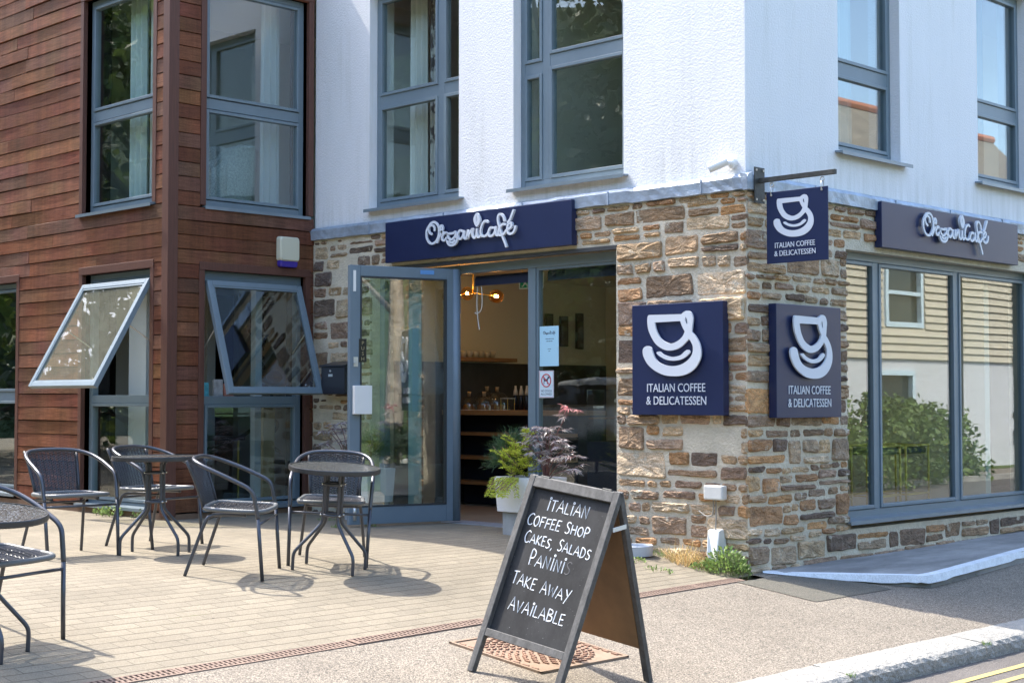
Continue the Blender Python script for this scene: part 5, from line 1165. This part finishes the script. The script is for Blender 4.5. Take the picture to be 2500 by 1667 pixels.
# timber wing, ground floor
cl = tag((lambda m: (m.box(-6.64, -6.32, -1.30, -1.22, 0, 2.5), m.build('room_divider', M('white_column', (.66, .70, .73), .6)))[1])(MB()), 'tall white panel standing behind the lower window facing the terrace', 'divider')
cl2 = tag((lambda m: (m.box(-5.88, -5.80, -.36, -.28, 0, 2.5), m.build('white_post', bpy.data.materials['white_column']))[1])(MB()), 'narrow white post behind the open window facing the road', 'post')
m_pfl = M('picture_frame_grey', (.42, .39, .36), .5); 
def print_mat(name, a, b_):
    m, nt, b = nodes_of(name); link(nt, mixc(nt, ramp(nt, noise_tex(nt, coords(nt), 26, 3, .7), .45, .6), a, b_), b.inputs['Base Color']); return m
for i, (x, z, lab) in enumerate(((-7.02, 1.66, 'framed photograph in the lower window, upper one'), (-7.05, 1.30, 'framed dark picture in the lower window, lower one'))):
    t = thing('picture', (x, -.31, z - .13), lab, 'picture'); mb = MB(); mb.box(x - .17, x + .17, -.335, -.302, z - .14, z + .14); mb.build('frame', m_pfl, t); mb = MB(); mb.box(x - .125, x + .125, -.338, -.3355, z - .10, z + .10); mb.build('print', print_mat('print_photo', (.05, .07, .04), (.5, .45, .38)) if i == 0 else print_mat('print_night', (.012, .012, .014), (.25, .23, .2)), t)
ws = script_mb(lambda x, y, z: (-7.64 + z * .6, 1.02 + y * 1.9, 1.55 - x * 1.9), 1., .011, .0, 6)
tag(ws.build('wall_lettering', M('black_lettering', (.03, .03, .03), .5)), 'large black script lettering running down the inner cream wall behind the open window', 'wall lettering')
fp = thing('house_plant', (-6.3, -.75, .4), 'dark leafy house plant low in the lower window facing the terrace', 'plant'); mb = MB(); rg = random.Random(31)
for i in range(70):
    a = rg.uniform(0, 6.28); shade(mb, rg, .6, 1.3); blade(mb, (-6.25, -.75, .45), (math.cos(a) * .8, math.sin(a) * .8, 1.1), rg.uniform(.35, .65), .03, rg, .5, seg=4)
mb.build('leaves', m_conifer, fp, attr=True); mb = MB(); mb.lathe([(.001, 0), (.12, 0), (.16, .45), (.001, .45)], 18, (-6.25, -.75, .0), cap=False); mb.build('pot', m_black, fp)
tb = thing('cafe_table', (-6.4, -.55, 0), 'dark table with brass legs behind the lower window facing the road', 'table'); mb = MB(); mb.box(-6.75, -6.05, -1.0, -.3, .70, .74); mb.build('table_top', m_navyfab, tb); mb = MB()
for (x, y) in ((-6.7, -.95), (-6.1, -.95), (-6.1, -.35), (-6.7, -.35)): mb.tube([(x, y, 0), (x, y, .7)], .012, 8)
mb.build('leg', m_gold_, tb)
bk = thing('wooden_screen', (-5.75, -.18, 0), 'pale wooden board at the right of the lower window facing the road', 'screen'); mb = MB(); mb.box(-5.78, -5.74, -.30, -.16, .05, 1.06); mb.build('board', M('pale_wood', (.52, .36, .17), .6, vary=.15), bk)
# small things on the window ledge
rg = random.Random(17)
for i, (y, h, c, lab) in enumerate(((-1.18, .13, (.10, .42, .50), 'small turquoise packet on the window ledge'), (-1.02, .16, (.42, .40, .40), 'small grey framed card on the window ledge'), (-.90, .12, (.50, .20, .15), 'small red and white ornament on the window ledge'))):
    mb = MB(); mb.box(-5.50, -5.47, y - .05, y + .05, 1.146, 1.146 + h); mb.box(-5.505, -5.465, y - .056, y + .056, 1.14, 1.15); tag(mb.build('ornament', M('ornament_%s' % ('turquoise', 'grey', 'red')[i], c, .6, vary=.4, vscale=25), None, bevel=.004), lab, 'ornament')
lg_ = tag((lambda m: (m.box(-5.62, -5.42, -1.26, -.13, 1.10, 1.14), m.build('inner_ledge', m_frame))[1])(MB()), 'grey inner window ledge carrying small ornaments', 'ledge')
# upstairs: curtains and armchairs
def curtain(T, u0, u1, z0, z1, d, lab, mat, waves=5, amp=.03):
    mb = MB(); n = waves * 8; A = []; 
    for i in range(n + 1):
        t = i / n; u = u0 + (u1 - u0) * t; dd = d + amp * math.sin(2 * math.pi * waves * t); A.append((mb.pt(T(u, dd, z0)), mb.pt(T(u0 + (u1 - u0) * (.5 + (t - .5) * .92), dd, z1)), mb.pt(T(u, dd - .006, z0)), mb.pt(T(u0 + (u1 - u0) * (.5 + (t - .5) * .92), dd - .006, z1))))
    for P_, Q in zip(A, A[1:]): mb.face((P_[0], Q[0], Q[1], P_[1])); mb.face((P_[2], P_[3], Q[3], Q[2]))
    return tag(mb.build('curtain', mat, None, smooth=True), lab, 'curtain')
m_curt = M('pale_curtain', (.58, .66, .66), .8); m_curtw = M('white_curtain', (.72, .72, .70), .8)
def floral():
    m, nt, b = nodes_of('floral_curtain'); b.inputs['Roughness'].default_value = .85
    f = ramp(nt, noise_tex(nt, coords(nt, (1, 1, .8)), 9, 3, .5), .52, .58); link(nt, mixc(nt, f, (.66, .66, .65), (.12, .12, .125)), b.inputs['Base Color']); return m
m_floral = floral()
curtain(TF1, -4.30, -4.05, 2.85, 5.1, -.40, 'white curtain behind the upper window left of the sign', m_curtw, 3); curtain(TF1, -4.02, -3.85, 2.85, 5.1, -.42, 'white floral curtain behind the upper window left of the sign', m_floral, 3)
curtain(TW1, -6.55, -6.25, 2.75, 5.25, -.32, 'pale curtain in the upper window facing the terrace, left half', m_curt, 3); curtain(TW1, -6.2, -6.02, 2.75, 5.25, -.34, 'pale curtain in the upper window facing the terrace, middle', m_curtw, 2)
curtain(TW2, -.40, -.16, 2.75, 5.25, -.36, 'white curtain at the right of the upper window facing the road', m_curtw, 3); curtain(TF2, 1.75, 2.15, 2.85, 5.1, -.42, 'pale curtain behind the upper side window nearest the corner', m_curt, 3)
tag((lambda m: (m.box(-.62, -.60, 3.5, 4.9, 2.85, 5.2), m.build('window_blind', M('blue_grey_blind', (.36, .48, .54), .9)))[1])(MB()), 'plain blue grey blind filling the upper window at the right edge', 'blind')
m_spk = M('speckled_fabric', (.52, .52, .50), .9, vary=.5, vscale=60)
for i, (x, y, rz, lab) in enumerate(((-6.02, -1.0, 20, 'pale speckled armchair in the upper window facing the terrace'), (-6.1, -.62, -60, 'pale speckled armchair in the upper window facing the road'))):
    t = thing('armchair', (x, y, 2.75), lab, 'armchair', 'speckled armchairs upstairs', R(rz)); ORG[t.name] = (0, 0, 0)
    mb = MB(); n = 9; rows = []
    for k in range(6):
        row = []
        for j in range(n):
            a = R(-110 + 220 * j / (n - 1)); h = [.25, .35, .6, .8, .9, .93][k] * (1 - .35 * (abs(j - 4) / 4) ** 2 * (k / 5)); rr = .30 + .05 * k / 5; row.append(mb.pt((rr * math.sin(a), rr * math.cos(a) , h)))
        rows.append(row)
    for A, B in zip(rows, rows[1:]):
        for j in range(n - 1): mb.face((A[j], A[j + 1], B[j + 1], B[j]))
    o = mb.build('backrest', m_spk, t, smooth=True); s = o.modifiers.new('Solidify', 'SOLIDIFY'); s.thickness = .06
    mb = MB(); mb.lathe([(.001, .22), (.27, .22), (.29, .30), (.27, .38), (.001, .40)], 20, cap=False); mb.build('seat', m_spk, t, smooth=True)
    mb = MB()
    for a in range(4): q = R(45 + 90 * a); mb.tube([(.16 * math.cos(q), .16 * math.sin(q), .25), (.24 * math.cos(q), .24 * math.sin(q), 0)], .013, 8)
    mb.build('leg', m_wood_top, t)
# ================================================================== ACROSS THE ROAD AND BEHIND THE CAMERA (seen in the glass)
RZ = road_z(8.3) + .115
m_clap = M('cream_weatherboard', (.47, .425, .33), .7, vary=.1); m_hwall = M('house_white', (.52, .53, .54), .85, vary=.08); m_hblue = M('pale_blue_frame', (.50, .62, .68), .5); m_hroof = M('brown_slate', (.20, .17, .13), .85, vary=.3, vscale=3, bmp=.5, bscale=9, bdist=.03); m_ridge = M('red_ridge', (.40, .16, .09), .8)
def house(x, y0, y1, depth, sx, label, zlow=2.0, zeave=4.9, ridge=7.0, board=True):
    """house whose front wall is at x and faces -X when sx=1"""
    h = thing('opposite_house', (x + depth / 2, (y0 + y1) / 2, RZ), label, 'house'); T = lambda u, d, z: (x - d, u, z)
    W_ = [(y0 + 1.0, y0 + 1.95, 2.35, 3.85), (y0 + 5.4, y0 + 7.0, 2.7, 4.2)]
    mb = MB(); cellwall(mb, T, [y0, y1], [RZ - .2, zeave], -.3, 0, W_ + [(y0 + 5.0, y0 + 6.6, RZ + .05, 1.75)]); weld(mb.build('wall', m_hwall, h))
    mb = MB(); mb.box(x + .3, x + depth, y0, y0 + .2, RZ - .2, zeave); mb.box(x + .3, x + depth, y1 - .2, y1, RZ - .2, zeave); mb.box(x + depth - .2, x + depth, y0, y1, RZ - .2, zeave); mb.build('wall', m_hwall, h)
    if board:
        mb = MB(); z = zlow
        while z < zeave:
            ivs = [(y0, y1)]
            for w in W_:
                if w[2] - .1 < z < w[3] + .05: ivs = [q for (a, b) in ivs for q in ((a, min(b, w[0] - .08)), (max(a, w[1] + .08), b)) if q[1] - q[0] > .05]
            for a, b in ivs: mb.hexa([T(*q) for q in ((a, 0, z), (b, 0, z), (b, .06, z), (a, .06, z), (a, 0, z + .175), (b, 0, z + .175), (b, .015, z + .175), (a, .015, z + .175))])
            z += .17
        mb.build('weatherboard', m_clap, h, recalc=True)
    for w in W_ + [(y0 + 5.0, y0 + 6.6, RZ + .05, 1.75)]:
        mb = MB(); sash(mb, T, *w, -.06, .05, .11); mb.box(w[0] + .11, w[1] - .11, -.05, .04, (w[2] + w[3]) / 2 - .04, (w[2] + w[3]) / 2 + .04, T); f_ = mb.build('window', m_hblue, h, recalc=True)
        mb = MB(); mb.box(w[0] + .1, w[1] - .1, -.12, -.08, w[2] + .1, w[3] - .1, T); mb.build('pane', M('dark_pane', (.02, .03, .03), .05) if 'dark_pane' not in bpy.data.materials else bpy.data.materials['dark_pane'], f_)
    mb = MB(); e = .35; A = [(x - e, y0 - .2, zeave - .1), (x - e, y1 + .2, zeave - .1), (x + depth / 2, y1 + .2, ridge), (x + depth / 2, y0 - .2, ridge)]; B = [(x + depth + e, y1 + .2, zeave - .1), (x + depth + e, y0 - .2, zeave - .1), A[3], A[2]]
    mb.poly(A); mb.poly(B); mb.poly([A[0], A[3], B[1]]); mb.poly([A[1], B[0], A[2]]); mb.build('roof', m_hroof, h, recalc=True)
    mb = MB(); mb.tube([(x + depth / 2, y0 - .2, ridge + .03), (x + depth / 2, y1 + .2, ridge + .03)], .12, 8); mb.build('ridge_tile', m_ridge, h)
    mb = MB(); mb.tube([(x - .08, y0 + 8.6, RZ), (x - .08, y0 + 8.6, zeave)], .05, 8); mb.build('downpipe', m_dark, h); return h
house(10.2, 14.0, 30., 6.0, 1, 'cream weatherboarded house across the road, reflected in the side window', ridge=8.4)
m_leafg = leafmat('broad_leaf', (.13, .19, .045), trans=.35); m_leafd = leafmat('dark_leaf', (.05, .085, .03), trans=.2); m_bark = M('mottled_bark', (.36, .31, .25), .9, vary=.7, vscale=4, bmp=.8, bscale=8, bdist=.04); m_barkd = M('dark_bark', (.12, .09, .065), .95, vary=.4)
def tree(name, x, y, zb, h, r, n, label, mat, seed, lw=.16, trunk=.16, bark=None, lowest=.35, cat='tree'):
    rg = random.Random(seed); t = thing(name, (x, y, zb), label, cat); tr = MB(); mb = MB()
    top = Vector((x + rg.uniform(-.3, .3), y + rg.uniform(-.3, .3), zb + h * .9)); path = smooth_path([(x, y, zb - .2), (x + rg.uniform(-.1, .1), y + rg.uniform(-.1, .1), zb + h * .4), top], 6); tr.tube(path, [trunk * (1 - .85 * i / len(path)) for i in range(len(path))], 10)
    cl = []
    for i in range(22):
        a = rg.uniform(0, 6.28); hh = lowest + (1 - lowest) * rg.random(); rr = r * rg.uniform(.35, 1.) * math.sin(min(1, max(.12, (1.05 - hh) * 1.7)) * 1.57); c = Vector((x + rr * math.cos(a), y + rr * math.sin(a), zb + h * hh)); cl.append((c, r * rg.uniform(.28, .48)))
        b = path[min(len(path) - 1, int(hh * .85 * len(path)))]; tr.tube([b, (b + c) / 2 + Vector((0, 0, .1)), c], [trunk * .3, trunk * .18, trunk * .06], 6)
    for i in range(n):
        c, cr = rg.choice(cl); v = rvec(rg) * cr * rg.random() ** .45; v.z *= .7; p = c + v; k = rg.uniform(.6, 1.4); mb.cur = (k, k * rg.uniform(.95, 1.05), k * .9)
        d = rvec(rg); s = d.cross(rvec(rg)).normalized(); L = lw * rg.uniform(.7, 1.4); mb.poly([p, p + d * L * .5 + s * L * .32, p + d * L, p + d * L * .5 - s * L * .32])
    tr.build('trunk', bark or m_barkd, t, smooth=True); mb.build('crown', mat, t, attr=True); return t
for (x, y, h, r, n, s, lab) in ((8.9, 14.3, 1.35, 1.5, 6500, 1, 'dense green garden shrub reflected at the left of the side window'), (8.9, 16.6, 1.4, 1.6, 6500, 2, 'green garden shrub reflected in the middle of the side window'), (9.0, 19.0, 1.25, 1.3, 4500, 3, 'yellow green garden shrub reflected right of the middle of the side window')):
    tree('garden_shrub', x, y, RZ, h, r, n, lab, m_leafg, s, .11, .05, lowest=.05, cat='shrub')
tree('roadside_tree', 9.6, .9, RZ, 9.5, 2.6, 3800, 'tall tree with mottled bark across the road, reflected in the open door', m_leafg, 41, .2, .2, m_bark, .42)
for (x, y, h, r, s, lab) in ((12, 4.5, 6, 2.6, 51, 'bushy tree behind the mottled trunk, right one'), (13, -1, 7, 3., 52, 'bushy tree behind the mottled trunk, middle one'), (12, -6, 6, 2.8, 53, 'bushy tree behind the mottled trunk, left one')):
    tree('bushy_tree', x, y, RZ, h, r, 3600, lab, m_leafg, s, .22, .16, lowest=.08)
for (x, y, h, r, s, mt, lab) in ((-11, -17, 13, 4.2, 61, m_leafd, 'tall dark tree beyond the terrace, reflected in the upper front windows'), (-17, -15, 14, 4.5, 62, m_leafd, 'tall dark tree at the far end of the terrace'), (-23, -12, 12, 4.2, 63, m_leafg, 'green tree at the far left of the terrace'), (-5, -20, 12, 4.2, 64, m_leafd, 'dark tree behind the terrace, nearest the road'), (-19, -21, 15, 5., 65, m_leafd, 'dark tree at the back of the terrace')):
    tree('dark_tree', x, y, -.6, h, r, 5200, lab, mt, s, .34, .28, lowest=.12)
tree('dark_tree', -19.5, -5.2, -.6, 10.5, 3.6, 4200, 'dark tree at the end of the timber wing, reflected in the dusty open sash', m_leafd, 66, .3, .25, lowest=.12)
tree('dark_tree', -24, -7.5, -.6, 12, 4.2, 4200, 'dark tree farthest along the terrace', m_leafd, 67, .3, .25, lowest=.12)
tree('leafy_shrub', -8.0, -10.6, 0., 3.4, 1.5, 2400, 'leafy shrub at the edge of the terrace, reflected in the fixed pane', m_leafg, 71, .13, .06, lowest=.1, cat='shrub')
tree('leafy_tree', -13.5, -9.0, 0., 7.5, 2.4, 3600, 'light green tree reflected in the upper window facing the terrace', m_leafg, 72, .2, .14, lowest=.25)
# added hill-shaped backdrop, out of view: blocks bright sky in the window reflections
hm = MB(); rg = random.Random(77); NX, NY = 84, 10; hv = []
for i in range(NX + 1):
    a = R(150 + 232 * i / NX); row = []
    for j in range(NY + 1):
        rr = 38 + 34 * j / NY; z = -1 + (25. if i < 60 else 14.) * (j / NY) ** .55 + 3.2 * noise.noise(Vector((i * .35, j * .8, 0))) * (j / NY) ** .5; row.append(hm.pt((rr * math.cos(a), -4 + rr * math.sin(a), z)))
    hv.append(row)
for A, B in zip(hv, hv[1:]):
    for j in range(NY): hm.face((A[j], B[j], B[j + 1], A[j + 1]))
structure('reflection_backdrop', hm, M('backdrop_green', (.045, .07, .025), .95, vary=.6, vscale=.8, bmp=1., bscale=1.5, bdist=.8), smooth=True)
# white car parked beyond the terrace
cr = thing('parked_car', (-11.8, -11.5, 0), 'white car parked beyond the terrace, reflected in the fixed pane', 'car', rz=0); ORG[cr.name] = (0, 0, 0)
m_car = M('white_car_paint', (.75, .76, .78), .25); m_cg = M('car_glass', (.02, .025, .03), .06); m_tyre = M('tyre', (.02, .02, .02), .8)
body = [(-2.1, .35), (-2.15, .75), (-2.0, .95), (-1.2, 1.0), (-.55, 1.45), (.3, 1.52), (1.3, 1.45), (1.95, 1.02), (2.15, .9), (2.15, .4)]
mb = MB(); n = len(body); A = [mb.pt((a, -.82 + (.12 if z > 1.1 else 0), z)) for a, z in body]; B = [mb.pt((a, .82 - (.12 if z > 1.1 else 0), z)) for a, z in body]
for i in range(n): j = (i + 1) % n; mb.face((A[i], A[j], B[j], B[i]))
mb.face(A); mb.face(B[::-1]); mb.build('body', m_car, cr, recalc=True, bevel=.05)
for s in (-1, 1):
    mb = MB(); mb.hexa([(-1.0, s * .80, 1.02), (1.6, s * .80, 1.02), (1.6, s * .835, 1.02), (-1.0, s * .835, 1.02), (-.5, s * .68, 1.38), (1.2, s * .68, 1.38), (1.2, s * .725, 1.38), (-.5, s * .725, 1.38)]); mb.build('side_window', m_cg, cr, recalc=True)
    for xx in (-1.35, 1.35):
        mb = MB(); mb.tube([(xx, s * .66, .31), (xx, s * .86, .31)], .31, 22); w_ = mb.build('wheel', m_tyre, cr); mb = MB(); mb.tube([(xx, s * .855, .31), (xx, s * .87, .31)], .19, 16); mb.build('rim', m_lead, w_)
# ================================================================== LIGHT, SKY, CAMERA
EL, S = R(54.), .105; az = math.atan(S)
trav = Vector((math.cos(az) * math.cos(EL), math.sin(az) * math.cos(EL), -math.sin(EL)))
sun = bpy.data.lights.new('sun', 'SUN'); sun.energy = 2.0; sun.angle = R(.55); sun.color = (1., .94, .84)
so = bpy.data.objects.new('sun', sun); COL.objects.link(so); so.rotation_euler = trav.to_track_quat('-Z', 'Y').to_euler(); so.location = (-10, -4, 14)
w = bpy.data.worlds.new('World'); scene.world = w; w.use_nodes = True; nt = w.node_tree
sky = nt.nodes.new('ShaderNodeTexSky'); sky.sky_type = 'NISHITA'; sky.sun_disc = False; sky.sun_elevation = EL; sky.sun_rotation = math.atan2(-trav.x, -trav.y); sky.air_density = 1.; sky.dust_density = 2.2; sky.ozone_density = 1.2
bg = nt.nodes['Background']; bg.inputs['Strength'].default_value = .15; link(nt, sky.outputs[0], bg.inputs['Color'])
cam_ = bpy.data.cameras.new('camera'); cam_.sensor_width = 36.; cam_.lens = 52.733; cam_.clip_start = .05; cam_.clip_end = 1500
co = bpy.data.objects.new('camera', cam_); COL.objects.link(co); co.location = (6.721, -9.255, 1.113); co.rotation_euler = (R(90 + 2.2128), 0, R(44.9)); scene.camera = co
scene.view_settings.view_transform = 'Standard'; scene.view_settings.look = 'None'; scene.view_settings.gamma = 1.; scene.view_settings.exposure = 2.25
scene.cycles.use_denoising = True; scene.cycles.max_bounces = 12; scene.cycles.transparent_max_bounces = 24; scene.cycles.glossy_bounces = 5; scene.cycles.diffuse_bounces = 5; scene.cycles.caustics_reflective = False; scene.cycles.caustics_refractive = False
scene.cycles.sample_clamp_indirect = 8.
